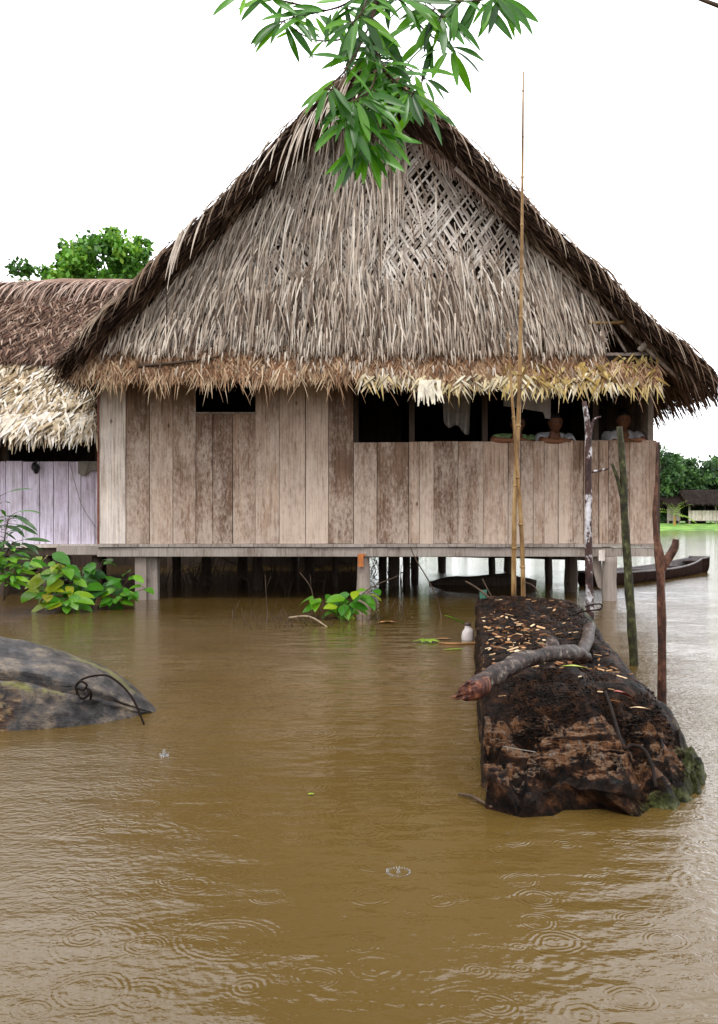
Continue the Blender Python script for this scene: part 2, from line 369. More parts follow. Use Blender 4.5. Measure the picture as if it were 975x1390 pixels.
# ------------------------------------------------------------------ trees
def crown_mesh(N, rad, leaf, cen, per=42, seed=1, tonebias=0, low=-.6):
    r_ = random.Random(seed); cm = MB()
    for c in range(N):
        while True:
            u = V((r_.uniform(-1, 1), r_.uniform(-1, 1), r_.uniform(low, 1)))
            if .25 < u.length < 1: break
        wob = .75 + .45 * noise.noise(u * 1.7 + V((seed * 3.1, 0, 0)))
        cc = V(cen) + V((u.x * rad[0] * wob, u.y * rad[1] * wob, u.z * rad[2] * wob))
        cr = r_.uniform(.12, .24) * rad[0]; tb = r_.uniform(-.28, .28) + tonebias
        for k in range(per):
            q = V((r_.gauss(0, .5), r_.gauss(0, .5), r_.gauss(0, .38))) * cr
            p = cc + q; nn = (V((r_.uniform(-1, 1), r_.uniform(-1, 1), r_.uniform(-.2, 1))) + q.normalized() * .5).normalized()
            s = leaf * r_.uniform(.6, 1.3); a = nn.orthogonal().normalized(); a.rotate(Matrix.Rotation(r_.uniform(0, 6.28), 3, nn)); bb = nn.cross(a)
            cm.add([p - a * s * .5, p + bb * s * .28, p + a * s * .5, p - bb * s * .28], [(0, 1, 2, 3)],
                   (min(1, max(0, .45 + tb + r_.uniform(-.25, .25))), .5, 0))
    return cm
def trunk_mesh(base, top, r0, spread, nl=6, seed=1):
    r_ = random.Random(seed); tm = MB(); b_ = V(base); t_ = V(top)
    mid = (b_ + t_) / 2 + V((r_.uniform(-.1, .1), 0, 0)) * (t_ - b_).length
    tm.tube([b_, mid, t_], [r0, r0 * .7, r0 * .4], 8, wob=.2)
    for k in range(nl):
        s = b_.lerp(t_, r_.uniform(.4, .95)); an = k * 2.4 + r_.random()
        e = s + V((math.cos(an) * spread[0], math.sin(an) * spread[0], spread[1] * r_.uniform(.3, 1)))
        tm.tube([s, s.lerp(e, .5) + V((0, 0, .1 * spread[1])), e], [r0 * .4, r0 * .25, r0 * .08], 6)
    return tm
def dup(root, loc, label=None, rz=0, sc=1):
    r_ = root.copy(); col.objects.link(r_); r_.location = loc; r_.rotation_euler = (0, 0, rz); r_.scale = (sc, sc, sc)
    if label: r_['label'] = label
    for ch in list(root.children):
        c = ch.copy(); col.objects.link(c); c.parent = r_
    return r_
# bright tree behind the neighbour's roof
t = empty('broadleaf_tree', (-7.0, 24, .2), 'bright green leafy tree rising behind the low brown thatched roof', 'tree')
cm = crown_mesh(46, (1.75, 1.5, 1.15), .17, P(150, 368, 24), 110, 3, .2)
for (px, py, rx, rz, N, sd_) in ((60, 385, 1.3, .55, 10, 5), (105, 358, .9, .75, 9, 6), (145, 322, .7, .6, 8, 8), (195, 340, .55, .75, 8, 9), (30, 378, .35, .35, 3, 10), (85, 345, .35, .25, 3, 11)):
    c2 = crown_mesh(N, (rx, rx, rz), .16, P(px, py, 24), 90, sd_, .08)
    b0 = len(cm.v); cm.v += c2.v; cm.f += [tuple(i + b0 for i in f) for f in c2.f]; cm.t += c2.t
cm.build('crown', M['tree'], t, loc=(-7, 24, .2))
trunk_mesh((-7.0, 24, .0), (-6.6, 24, 6.0), .2, (1.2, 1.2), 8).build('trunk', M['trunk'], t, loc=(-7, 24, .2))
# far bank trees: four kinds, copied
kinds = []
klab = ['dark green bushy tree on the far bank', 'tall dense tree on the far bank', 'pale feathery tree on the far bank', 'low rounded tree on the far bank']
place = ['beside the hut with the white wall', 'beyond the canoe', 'behind the young palm', 'at the edge of the wood', 'over the dark hut roof']
for k, (rx, rz, hh, tb) in enumerate(((3.2, 3.0, 3.6, -.12), (2.8, 3.6, 4.3, -.02), (2.0, 2.6, 4.8, .22), (3.4, 2.2, 2.4, -.05))):
    t = empty('riverside_tree', (0, 0, 0), klab[k], 'tree', 'trees along the far bank')
    crown_mesh(70 if k != 2 else 24, (rx, rx * .8, rz), .36 if k != 2 else .22, (0, 0, hh), 60 if k != 2 else 38, 20 + k, tb, -1).build('crown', M['fartree'], t)
    trunk_mesh((0, 0, -.3), (.3, 0, hh + 1), .2, (rx * .6, rz * .5), 6, k).build('trunk', M['trunk'], t)
    kinds.append(t)
spots = []
x = -14
while x < 62:
    spots.append((x + U(-.8, .8), U(87, 91), rnd.choice((0, 1, 3, 3)), U(.9, 1.12))); x += 3.3
for x in (-12, -6, 0, 6, 12, 18, 24, 29, 33, 38, 44, 50, 57): spots.append((x + U(-1, 1), U(94, 99), rnd.choice((0, 1)), U(.9, 1.05)))
spots += [(30.9, 92.5, 2, 1.12), (33.0, 93.5, 2, .98), (27.5, 85, 1, 1.0), (30.2, 88.5, 1, .90), (32.4, 89, 0, 1.08), (34.6, 88, 0, 1.12), (36.8, 88, 0, 1.12), (31.3, 91.5, 1, .98)]
used = set()
for i, (x, y, k, s) in enumerate(spots):
    lab = klab[k] + ', ' + ('in the front row' if y < 92 else 'in the back row') + ' of the wood'
    if k not in used:
        used.add(k); kinds[k].location = (x, y, .4); kinds[k].scale = (s,) * 3; kinds[k].rotation_euler = (0, 0, U(0, 6)); kinds[k]['label'] = lab
    else: dup(kinds[k], (x, y, .4), lab, U(0, 6), s)
# shrubs closing the foot of the wood
sh = empty('riverside_shrub', (0, 0, 0), 'low dark shrub under the trees of the far bank', 'shrub', 'shrubs at the foot of the wood')
crown_mesh(26, (2.3, 1.5, 1.3), .3, (0, 0, .9), 60, 41, -.25, -.6).build('foliage', M['fartree'], sh); first = True
x = -14
while x < 60:
    if first: sh.location = (x, 85.5, .4); first = False
    else: dup(sh, (x, U(84.5, 87), .4), None, U(0, 6), U(.8, 1.2))
    x += 2.8
# young palm on the far bank
bp_ = P(916, 713, 79)
pa = empty('young_palm', bp_, 'small bright yellow-green palm standing alone on the far grass bank', 'palm')
pm_ = MB(); pl_ = MB()
pm_.tube([bp_ - V((0, 0, .2)), bp_ + V((0, 0, .4)), bp_ + V((.02, 0, .85))], [.12, .09, .06], 8); pm_.build('trunk', simple('palm_stem', (.42, .25, .06)), pa, loc=bp_)
for k in range(11):
    an = k * 2.4; d = V((math.cos(an), math.sin(an) * .7, 1.1 + .8 * math.cos(k * 1.9)))
    p = bp_ + V((0, 0, .8)); d.normalize(); L = U(1.5, 2.0); rc = [p.copy()]
    for i in range(9):
        d = (d + V((0, 0, -.13))).normalized(); p = p + d * L / 9; rc.append(p.copy())
        for s in (-1, 1):
            sd_ = d.cross(V((0, 0, 1))).normalized() * s
            pl_.blade(p, d * .7 + sd_ + V((0, 0, .1)), .34 * (1 - (i / 10) ** 2) + .08, .10, V((0, 0, 1)), (U(.2, 1), .5, 0), 2, .5)
pl_.build('frond', M['palm'], pa, loc=bp_)
# far huts
def far_hut(px0, px1, ytop, yeave, ywall, ybot, Y, label, pale):
    HR = M['backing']
    a = P(px0, ybot, Y); c = P(px1, ybot, Y); z0 = .35
    h_ = empty('distant_hut', ((a.x + c.x) / 2, Y, z0), label, 'hut')
    ze = P(0, yeave, Y).z; zt = P(0, ytop, Y).z; zw = P(0, ywall, Y).z
    o = h_.location
    q = MB(); q.add([(a.x - .4, Y - .6, ze), (c.x + .4, Y - .6, ze), (c.x + .1, Y + 1.6, zt), (a.x - .1, Y + 1.6, zt), (a.x - .4, Y + 3.8, ze), (c.x + .4, Y + 3.8, ze),
                     (a.x - .4, Y - .6, ze - .12), (c.x + .4, Y - .6, ze - .12), (c.x + .4, Y + 3.8, ze - .12), (a.x - .4, Y + 3.8, ze - .12)],
                    [(0, 1, 2, 3), (3, 2, 5, 4), (0, 3, 4), (1, 5, 2), (0, 6, 7, 1), (6, 9, 8, 7), (4, 5, 8, 9), (0, 4, 9, 6), (1, 7, 8, 5)])
    for k in range(260):
        x_ = U(a.x - .4, c.x + .4); t_ = U(0, .95)
        q.blade((x_, Y - .65 + t_ * 2.2, ze + t_ * (zt - ze) + .04), (U(-.2, .2), -1, -.5), .5, .12, V((0, -1, 1)), T3(), 2, .4)
    q.build('roof', HR, h_, loc=o, smooth=False)
    q = MB(); nn = max(3, int((c.x - a.x) / .3))
    for k in range(nn):
        x0 = a.x + (c.x - a.x) * k / nn; x1 = a.x + (c.x - a.x) * (k + 1) / nn - .02
        q.box((x0, Y, .75), (x1, Y + .05, zw), T3(.2, 1))
    q.build('plank_wall', M['paleplank' if pale else 'beam'], h_, loc=o, smooth=False)
    q = MB(); q.box((a.x, Y + 2.9, .75), (c.x, Y + 3.0, ze)); q.box((a.x, Y + .1, .68), (c.x, Y + 3, .745)); q.build('back_wall', M['darkwood'], h_, loc=o, smooth=False)
    for x_ in (a.x + .1, (a.x + c.x) / 2, c.x - .1):
        for yy in (Y + .12, Y + 2.8):
            q = MB(); q.box((x_ - .07, yy - .07, .1), (x_ + .07, yy + .07, ze - .125)); q.build('post', M['beam'], h_, loc=o, smooth=False)
far_hut(906, 924, 672, 684, 684, 706, 82.6, 'small grey plank hut behind the young palm on the far bank', False)
far_hut(935, 1010, 664, 684, 693, 706, 82, 'distant thatched hut with a long pale wall, at the far right bank', True)

# ------------------------------------------------------------------ main stilt house
FZ = 0.609
wx = lambda px: (px - CX) / F * 10
house = empty('stilt_house', (.2, 10, 0), 'big weathered plank house on stilts with a tall shaggy palm thatched gable', 'house')
HL = house.location.copy()
def part(mb, name, mt, parent=None, smooth=False, label=None):
    o = mb.build(name, mt, parent or house, loc=HL, smooth=smooth)
    if label: o['label'] = label
    return o
# front wall
tall = [(135, 171, 'w'), (171, 203, .3), (203, 235, .6), (235, 266, .4), (266, 289, .2), (289, 316, .1), (316, 347, .45), (347, 379, .7), (379, 415, .85), (415, 446, .95), (446, 480, .15)]
q = MB(); qw = MB()
for a, c, tn in tall:
    top = 560 if 266 <= a < 347 else 500
    y0 = 10 + U(-.004, .004)
    bx = ((wx(a) + .003, y0, FZ), (wx(c) - .003 + U(-.002, .002), y0 + .022, P(0, top, 10).z + (U(-.004, .004) if top == 560 else 0)))
    if tn == 'w': qw.box(*bx, (.5, .3, .2))
    else: q.box(*bx, (tn, rnd.random(), min(1, tn + U(-.1, .3))), .0022)
    for zz in (FZ + .05, FZ + .075, FZ + .78, FZ + 1.30):
        for xx in (wx(a) + .04, wx(c) - .045):
            xn, zn = xx + U(-.012, .012), zz + U(-.012, .012)
            if zn < bx[1][2] - .03: (qw if tn == 'w' else q).box((xn - .0035, y0 - .003, zn - .0035), (xn + .0035, y0 + .01, zn + .0035), (0, 0, 0) if tn != 'w' else (0, 0, 0))
part(q, 'plank_wall', M['plank']); part(qw, 'corner_board', M['paleplank'], label='bleached pale board at the left corner')
half = [480, 512, 555, 569.5, 589, 622, 656, 690, 707, 724, 739, 758, 777.5, 792.5, 813, 826, 840, 855, 892]
tn_ = [.3, .2, .6, .75, .15, .35, .7, .45, .3, .55, .7, .8, .25, .35, .6, .2, .35, .65]
q = MB()
for i in range(len(half) - 1):
    y0 = 10 + U(-.005, .005)
    q.box((wx(half[i]) + .0025, y0, FZ), (wx(half[i + 1]) - .0025, y0 + .022, P(0, 600 - (half[i] - 480) * .005, 10).z + U(-.006, .006)), (tn_[i], rnd.random(), U(0, .9)), .0022)
part(q, 'half_wall', M['plank'])
q = MB(); q.box((wx(480), 10.026, P(0, 606, 10).z), (wx(892), 10.07, P(0, 600.5, 10).z)); q.box((wx(480), 10.026, FZ + .3), (wx(892), 10.06, FZ + .38)); part(q, 'rail', M['darkwood'])
q = MB(); q.box((wx(264), 9.985, P(0, 561.5, 10).z), (wx(349), 10.05, P(0, 559.6, 10).z)); part(q, 'window_sill', M['beam'])
q = MB(); q.box((wx(132.5), 9.99, FZ - .02), (wx(135) , 10.05, 2.75)); part(q, 'edge_trim', simple('red_brown_trim', (.16, .06, .04)))
q = MB(); q.box((wx(892.2), 9.985, FZ - .03), (wx(895.5), 10.05, P(0, 600, 10).z)); part(q, 'edge_trim', M['darkwood'])
q = MB(); q.box((wx(881), 10.03, FZ), (wx(888.5), 10.1, 2.62)); part(q, 'corner_post', M['beam'])
for px in (483, 560, 660, 812):
    q = MB(); q.box((wx(px) - .03, 10.09, FZ), (wx(px) + .03, 10.15, 2.9)); part(q, 'wall_stud', M['darkwood'])
# side and back walls
for (x0) in (wx(136), wx(885)):
    q = MB(); y = 10.12
    while y < 15.9:
        q.box((x0, y, FZ), (x0 + .03, min(y + .24, 15.95), 2.35), T3(.2, .7)); y += .244
    part(q, 'side_wall', M['plank'])
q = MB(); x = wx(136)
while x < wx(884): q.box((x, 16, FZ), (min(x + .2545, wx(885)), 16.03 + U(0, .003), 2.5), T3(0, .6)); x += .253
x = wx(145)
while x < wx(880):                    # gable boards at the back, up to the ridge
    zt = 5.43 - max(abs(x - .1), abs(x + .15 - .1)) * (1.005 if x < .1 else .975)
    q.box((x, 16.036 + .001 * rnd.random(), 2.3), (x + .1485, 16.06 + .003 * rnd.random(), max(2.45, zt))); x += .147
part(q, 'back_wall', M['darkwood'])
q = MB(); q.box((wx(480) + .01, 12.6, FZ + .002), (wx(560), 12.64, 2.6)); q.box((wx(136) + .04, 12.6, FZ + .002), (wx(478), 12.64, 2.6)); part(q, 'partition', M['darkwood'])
# floor and beams
q = MB(); x = wx(133)
while x < wx(895):
    wd = U(.18, .34); q.box((x + .002, 9.955 + U(-.01, .008), FZ - .034 + U(-.003, .002)), (min(x + wd, wx(895)) - .002, 16.05, FZ - .002), T3(.2, .9)); x += wd
part(q, 'floor', M['beam'])
q = MB(); q.box((wx(133), 9.975, FZ - .137), (wx(892), 10.05, FZ - .042), (.6, .3, .2)); part(q, 'floor_beam', M['beam'])
for y in (12, 14, 16):
    q = MB(); q.box((wx(136), y - .04, FZ - .15), (wx(890), y + .04, FZ - .042), (.2, .3, .2)); part(q, 'floor_beam', M['darkwood'])
q = MB()
for px in range(150, 890, 62): q.box((wx(px), 10.06, FZ - .12), (wx(px) + .06, 15.9, FZ - .045))
part(q, 'joist', M['darkwood'])
def post(x, y, r, zt, mt, sq=False, lean=0, zb=-.5):
    q = MB()
    if sq: q.box((x - r, y - r, zb), (x + r, y + r, zt), T3(0, .3), .006)
    else: q.tube([(x + lean, y, zb), (x + lean * .5, y, .1), (x, y, zt)], [r * 1.08, r, r * .95], 12, T3(.3, .8), wob=.25)
    return part(q, 'stilt', mt, smooth=not sq)
zt = FZ - .14
post(wx(493.5), 10.06, .075, zt + .02, M['post'])
post(wx(828), 10.0, .08, zt, M['post'])
post(wx(190), 10.1, .06, zt, M['post'], True); post(wx(205), 10.14, .055, zt, M['beam'], True)
for (px, y, r_) in ((775, 11.2, .075), (745, 12.6, .05), (535, 12.2, .075), (552, 12.4, .05), (520, 13.5, .06), (563, 13.5, .055), (668, 14, .05), (350, 11.5, .06), (280, 12.2, .06), (420, 13, .07), (240, 13, .06),
                   (455, 12, .04), (330, 13.5, .07), (690, 15.8, .07), (800, 15.8, .07), (600, 15.8, .07), (400, 15.8, .07)):
    post((px - CX) / F * y, y, r_, FZ - .155, M['darkwood'])
q = MB(); q.box((wx(486), 9.93, P(0, 769, 10).z), (wx(493.5), 9.972, P(0, 753, 10).z)); q.box((wx(486.5), 9.94, P(0, 754, 10).z), (wx(496), 9.972, P(0, 751.5, 10).z)); part(q, 'wedge_block', M['orange'], label='orange wooden block under the beam')
q = MB(); q.box((wx(811), 9.93, P(0, 761, 10).z), (wx(819), 9.972, P(0, 746, 10).z), (.8, .1, .1)); part(q, 'bracket', M['paleplank'])
q = MB(); a = [(804, 755), (816, 755), (819, 795), (817, 800), (812, 797), (803, 765)]
vs = [P(x_, y_, 10.1) for x_, y_ in a]; q.add(vs + [v + V((0, .03, 0)) for v in vs], [tuple(range(6)), tuple(range(11, 5, -1))] + [(i, (i + 1) % 6, 6 + (i + 1) % 6, 6 + i) for i in range(6)], (.8, .2, .3))
part(q, 'brace_board', M['post'])

# ------------------------------------------------------------------ main roof
RF, RB = 9.2, 16.7
AX, AZ = .10, 5.56
EL = V((-2.95, 0, 2.50)); ER = V((3.527, 0, 2.311)); AP = V((AX, 0, AZ))
TH = .15
def roofpt(side, s, y):
    """top surface; s=0 ridge, 1 eave"""
    E = ER if side > 0 else EL
    p = AP.lerp(E, s)
    if side > 0: p = p + V((0, 0, -.06 * s * (y - RF) / 4))
    nrm = V((E - AP).cross(V((0, 1, 0)))).normalized()
    if nrm.z < 0: nrm = -nrm
    p = p + nrm * ((-.015 if side < 0 else -.05) * math.sin(math.pi * s) + .05 * noise.noise(V((s * 5, y * 1.5, side * 9))) + .025 * noise.noise(V((s * 20, y * 5, side * 9))))
    p = p - V((0, 0, .10 * math.exp(-(s * 14) ** 1.5)))
    return V((p.x, y, p.z)), nrm, (E - AP).normalized()
roof = empty('roof', (0, 0, 0), None, None); roof.parent = house
del_ = None
for side in (-1, 1):
    q = MB(); ns, ny = 60, 60; top = []; bot = []
    for j in range(ny + 1):
        y = RF + (RB - RF) * j / ny
        for i in range(ns + 1):
            p, nn, dn = roofpt(side, i / ns, y); top.append(p); bot.append(p - nn * (TH + .02 * noise.noise(p * 4)))
    N0 = len(top); w_ = ns + 1; fs = []
    for j in range(ny):
        for i in range(ns):
            a = j * w_ + i; fs += [(a, a + 1, a + w_ + 1, a + w_), (N0 + a, N0 + a + w_, N0 + a + w_ + 1, N0 + a + 1)]
    for i in range(ns):
        fs += [(i, N0 + i, N0 + i + 1, i + 1), (ny * w_ + i, ny * w_ + i + 1, N0 + ny * w_ + i + 1, N0 + ny * w_ + i)]
    for j in range(ny):
        a = j * w_ + ns; fs += [(a, N0 + a, N0 + a + w_, a + w_)]
    q.add(top + bot, fs, (.3, .5, .5)); q.build('roof_slope', M['dark'], roof)
    # thatch over it
    q = MB()
    for k in range(3600):                                   # top side
        s = rnd.random(); y = U(RF, RB); p, nn, dn = roofpt(side, s, y)
        q.blade(p + nn * U(-.01, .02), dn + nn * U(-.05, .12) + V((0, U(-.35, .35), 0)), U(.25, .5), U(.02, .045), nn, T3(.1, 1), 3, U(.1, .6))
    for k in range(3400):                                   # under side
        s = rnd.random() ** .8; y = RF + (RB - RF) * rnd.random() ** 1.5; p, nn, dn = roofpt(side, s, y)
        q.blade(p - nn * (TH + .015), dn - nn * U(-.05, .2) + V((0, U(-.9, .9), 0)), U(.12, .28), U(.025, .05), nn, T3(.1, .95), 2, U(0, .4))
    q.build('thatch', M['dark'], roof)
    q = MB()
    for k in range(2600):                                   # ragged cut along the rake
        s = rnd.random(); p, nn, dn = roofpt(side, s, RF); dep = rnd.random()
        t0 = p - nn * TH * dep + V((0, U(-.02, .10), 0))
        q.blade(t0, dn * U(.7, 1) + V((0, -U(0, .55), 0)) + nn * U(-.25, .32) * (1 if dep < .5 else .4), U(.07, .22), U(.014, .04), (nn + V((0, -.6, 0))).normalized(), T3(0, .97 if dep < .4 else .6), 3, U(0, .9), U(-.6, .6))
    for k in range(70):                                    # long loose strands
        s = U(.02, .95); p, nn, dn = roofpt(side, s, RF)
        q.blade(p + nn * .01 + V((0, -.02, 0)), dn + nn * U(0, .5) + V((0, -U(0, .5), 0)), U(.3, .55), U(.008, .016), V((0, -1, 0)), T3(.7, 1), 5, U(1, 2.6))
    q.build('rake_fringe', M['dark'], roof)
    q = MB()
    for k in range(2200):                                   # eave fringe
        y = RF + (RB - RF) * rnd.random() ** 1.3; s = U(.9, 1.0); p, nn, dn = roofpt(side, s, y)
        q.blade(p - nn * U(0, TH), dn + V((0, U(-.5, .35), -U(0, .5))), U(.2, .42), U(.02, .05), nn, T3(.1, 1), 3, U(.1, .9))
    q.build('eave_fringe', M['redbrown'], roof)
q = MB()
for k in range(900):                                        # ridge cap
    y = U(RF - .05, RB); sd_ = rnd.choice((-1, 1))
    q.blade((AX + U(-.07, .07), y, AZ - .16 + U(-.02, .05)), (sd_ * U(.5, 1), U(-.3, .3), U(-.1, .35)), U(.25, .55), U(.015, .04), V((0, 0, 1)), T3(0, .9), 4, U(.8, 2.2))
for k in range(140):
    q.blade((AX + U(-.15, .15), RF + U(-.03, .1), AZ - .22 + U(-.1, .05)), (U(-.7, .7), -.25, -1), U(.15, .45), U(.01, .03), V((0, -1, 0)), T3(0, .7), 3, .6)
q.build('ridge_cap', M['dark'], roof)
def inner(px, py, Y): return P(px, py, Y)
def pole(a, c, r_, mt=M['darkwood'], name='rafter', tone=(.8, .3, .8)):
    q = MB(); q.tube([a, (a + c) / 2 + V((0, 0, -.01)), c], r_, 8, tone, wob=.15); return q.build(name, mt, roof)
for side in (-1, 1):
    for y in (9.82, 10.3, 11.6, 13, 14.5, 16):
        a, nn, _ = roofpt(side, .02, y); c, _, _ = roofpt(side, .97, y)
        pole(a - nn * (TH + .06), c - nn * (TH + .06), .035, M['darkwood'])
    for s in (.3, .5, .7, .88):
        a, nn, _ = roofpt(side, s, RF + .05); c, _, _ = roofpt(side, s, RB - .2); pole(a - nn * (TH + .01), c - nn * (TH + .01), .02, name='purlin')
a_, n_, _ = roofpt(1, .30, 9.42); c_, _, _ = roofpt(1, .96, 9.42)
pole(a_ - n_ * (TH + .055), c_ - n_ * (TH + .055), .022, M['post'])
pole(P(800, 438, 9.38), P(858, 436, 9.38), .016, M['bamboo'], 'crossbar')
pole(P(806, 482, 9.5), P(893, 480, 9.5), .028, M['post'], 'crossbar', (.9, .2, .9))
pole(P(868, 476, 9.42), P(890, 452, 9.40), .034, M['post'], 'brace', (1, .2, .9))
pole(P(815, 415, 9.55), P(850, 478, 9.5), .015, M['post'], 'brace')
pole(P(105, 484, 9.9), P(900, 486, 9.9), .05, M['post'], 'tie_beam')
pole(P(350, 235, 9.5), P(300, 330, 9.5), .02, M['post'], 'brace')

# ------------------------------------------------------------------ gable thatch
YA = 9.36
def G(px, py, off=0):
    Y = (YA + .15 * (HC - 2.2)) / (1 + .15 * (py - HY) / F) + off
    return P(px, py, Y)
outl = [(490, 112), (440, 150), (410, 185), (365, 232), (345, 278), (305, 305), (268, 338), (228, 388), (180, 440), (130, 482), (100, 505),
        (820, 505), (818, 470), (812, 420), (796, 385), (748, 335), (705, 275), (655, 252), (600, 205), (560, 165)]
def inside(px, py, poly=outl):
    c = False; j = len(poly) - 1
    for i in range(len(poly)):
        xi, yi = poly[i]; xj, yj = poly[j]
        if (yi > py) != (yj > py) and px < (xj - xi) * (py - yi) / (yj - yi) + xi: c = not c
        j = i
    return c
gn = V((0, -1, .15)).normalized()
q = MB(); b0 = [G(x_, y_, .06) for x_, y_ in outl]
q.add(b0 + [v + V((0, .04, 0)) for v in b0], [tuple(range(len(outl))), tuple(range(2 * len(outl) - 1, len(outl) - 1, -1))] + [(i, len(outl) + i, len(outl) + (i + 1) % len(outl), (i + 1) % len(outl)) for i in range(len(outl))])
gable = q.build('gable_thatch', M['backing'], house, loc=(.2, 9.6, 2.2), smooth=False)
# woven lattice
q = MB()
def strip(px, py, ang, L, off, wd):
    a = V((math.cos(ang), 0, math.sin(ang)))
    p = G(px, py, off); mvec = V((a.x, -a.z * .15 * -1, a.z)); mvec.y = .15 * a.z
    sd_ = gn.cross(mvec.normalized()).normalized() * wd / 2
    n_ = 5; vs = []; ph = rnd.choice((0, math.pi))
    for i in range(n_ + 1):
        t_ = i / n_ - .5; c = p + mvec * L * t_ + gn * .006 * math.sin(t_ * 22 + ph) + V((U(-.003, .003), 0, U(-.003, .003)))
        vs += [c - sd_, c + sd_]
    q.add(vs, [(2 * i, 2 * i + 1, 2 * i + 3, 2 * i + 2) for i in range(n_)], T3(.2, 1))
for y_ in range(130, 500, 5):
    for x_ in range(100, 830, 6):
        if rnd.random() < .60: continue
        xx = x_ + U(-1, 1); yy = y_ + U(-1, 1)
        if not inside(xx, yy): continue
        sg = 1 if rnd.random() < .5 else -1
        fan = (xx - 470) / 420 * .35
        # snap to weave rows
        strip(xx, yy, (sg * (1.0 + .15 * noise.noise(V((xx * .01, yy * .01, 0)))) - fan * .6) if sg > 0 else (-1.0 - fan * .6), U(.22, .42), U(-.004, .035), U(.015, .026))
q.build('woven_panel', M['weave'], gable)
# hanging strands
q = MB()
def strands(N, poly, Lr, wr, leanf, off, tr, droop=(0, .5), ymin=0, ymax=2000, dens=None):
    k = 0; tries = 0
    xs = [p[0] for p in poly]; ys = [p[1] for p in poly]
    while k < N and tries < N * 30:
        tries += 1
        px = U(min(xs), max(xs)); py = U(max(min(ys), ymin), min(max(ys), ymax))
        if not inside(px, py, poly): continue
        if dens and rnd.random() > dens(px, py): continue
        k += 1
        lean = leanf(px, py); p = G(px, py, -U(0, off))
        Lm = max(.10, (482 - py) / F * 9.5 * U(.9, 1.15))
        q.blade(p, V((lean, -.15 + U(-.06, .05), -1)), min(Lm, U(*Lr)), U(*wr), gn, T3(*tr), 5, U(*droop), U(-.6, .6), .1, .7, sway=V((-lean * .5, 0, 0)))
def lean1(px, py):
    c = (px - 480) / 420
    return c * 1.05 * (1 - .3 * (py - 130) / 400) + rnd.gauss(0, .19)
def dens1(px, py):                       # the weave shows through at upper right and along the edges
    d = .26 + .74 * min(1, max(0, (py - 300) / 120))
    if px > 540 and py < 340: d *= .22
    if px > 680: d *= .5
    if px < 330: d *= .6
    return d * (.55 + .9 * noise.noise(V((px * .012, py * .008, 4))) + .2)
strands(1150, outl, (.3, .8), (.009, .019), lean1, .16, (.05, 1), (0, 1.3), dens=dens1)
strands(1200, outl, (.2, .5), (.009, .019), lambda px, py: lean1(px, py) + rnd.choice((-1, 1)) * U(.25, .6), .13, (.15, 1), (0, 1.8), dens=dens1)
left_up = [(470, 125), (420, 150), (345, 240), (330, 300), (520, 300), (560, 200), (520, 150)]
strands(250, left_up, (.4, .9), (.010, .019), lambda px, py: -.35 + (px - 430) / 300 + rnd.gauss(0, .12), .14, (.4, 1))
edge_l = [(345, 250), (300, 305), (228, 385), (130, 480), (210, 480), (300, 400), (380, 300)]
strands(340, edge_l, (.3, .6), (.010, .019), lambda px, py: -.72 + rnd.gauss(0, .12), .12, (.4, 1), (0, .6))
edge_r = [(700, 280), (750, 340), (800, 390), (812, 470), (760, 470), (700, 380)]
strands(260, edge_r, (.4, .85), (.010, .018), lambda px, py: .55 + rnd.gauss(0, .15), .12, (.3, 1), (.3, 1.6))
strands(1100, [(150, 440), (140, 482), (820, 482), (815, 400), (600, 370), (260, 380)], (.2, .45), (.010, .022), lambda px, py: (px - 480) / 700 + rnd.gauss(0, .25), .16, (0, .9))
q.build('hanging_strands', M['straw'], gable)
# brown frond flap near the top right, loose fronds off the left rake
q = MB()
for k in range(330):
    t_ = rnd.random(); p = G(562 + 108 * t_, 158 + 92 * t_, -.16 - U(0, .05))
    q.blade(p, V((.35 + U(-.3, .2), -.2, -1)), U(.25, .48) * (1 - .25 * t_), U(.012, .026), gn, T3(.25, 1), 4, .3, U(-.5, .5))
for k in range(120):
    t_ = rnd.random(); p = G(560 + 150 * t_, 160 + 105 * t_, -.05)
    q.blade(p, V((1, -.1, -1.0 + U(-.3, .3))), U(.2, .4), U(.012, .026), gn, T3(.1, .7), 4, .3, U(-.5, .5))
q.build('frond_flap', M['pinkstraw'], gable)
q = MB()
for k in range(30):
    t_ = rnd.random(); p, nn, dn = roofpt(-1, .04 + .26 * t_, RF); p = p + V((U(0, .1), -.05, -.05))
    q.blade(p, V((-.55 + U(-.2, .3), -.25, -.8)), U(.4, .95) * (1 - .3 * t_), U(.010, .018), V((0, -1, 0)), T3(.5, 1), 7, U(.6, 1.8), U(-.6, .6))
for k in range(10):
    p, nn, dn = roofpt(-1, U(.55, .62), RF)
    q.blade(p + V((U(-.03, .05), -.05, .02)), V((-.5 + U(-.2, .3), -.25, -.8)), U(.4, .7), U(.012, .022), V((0, -1, 0)), T3(.3, 1), 6, U(.8, 1.6))
q.build('loose_fronds', M['straw'], gable)
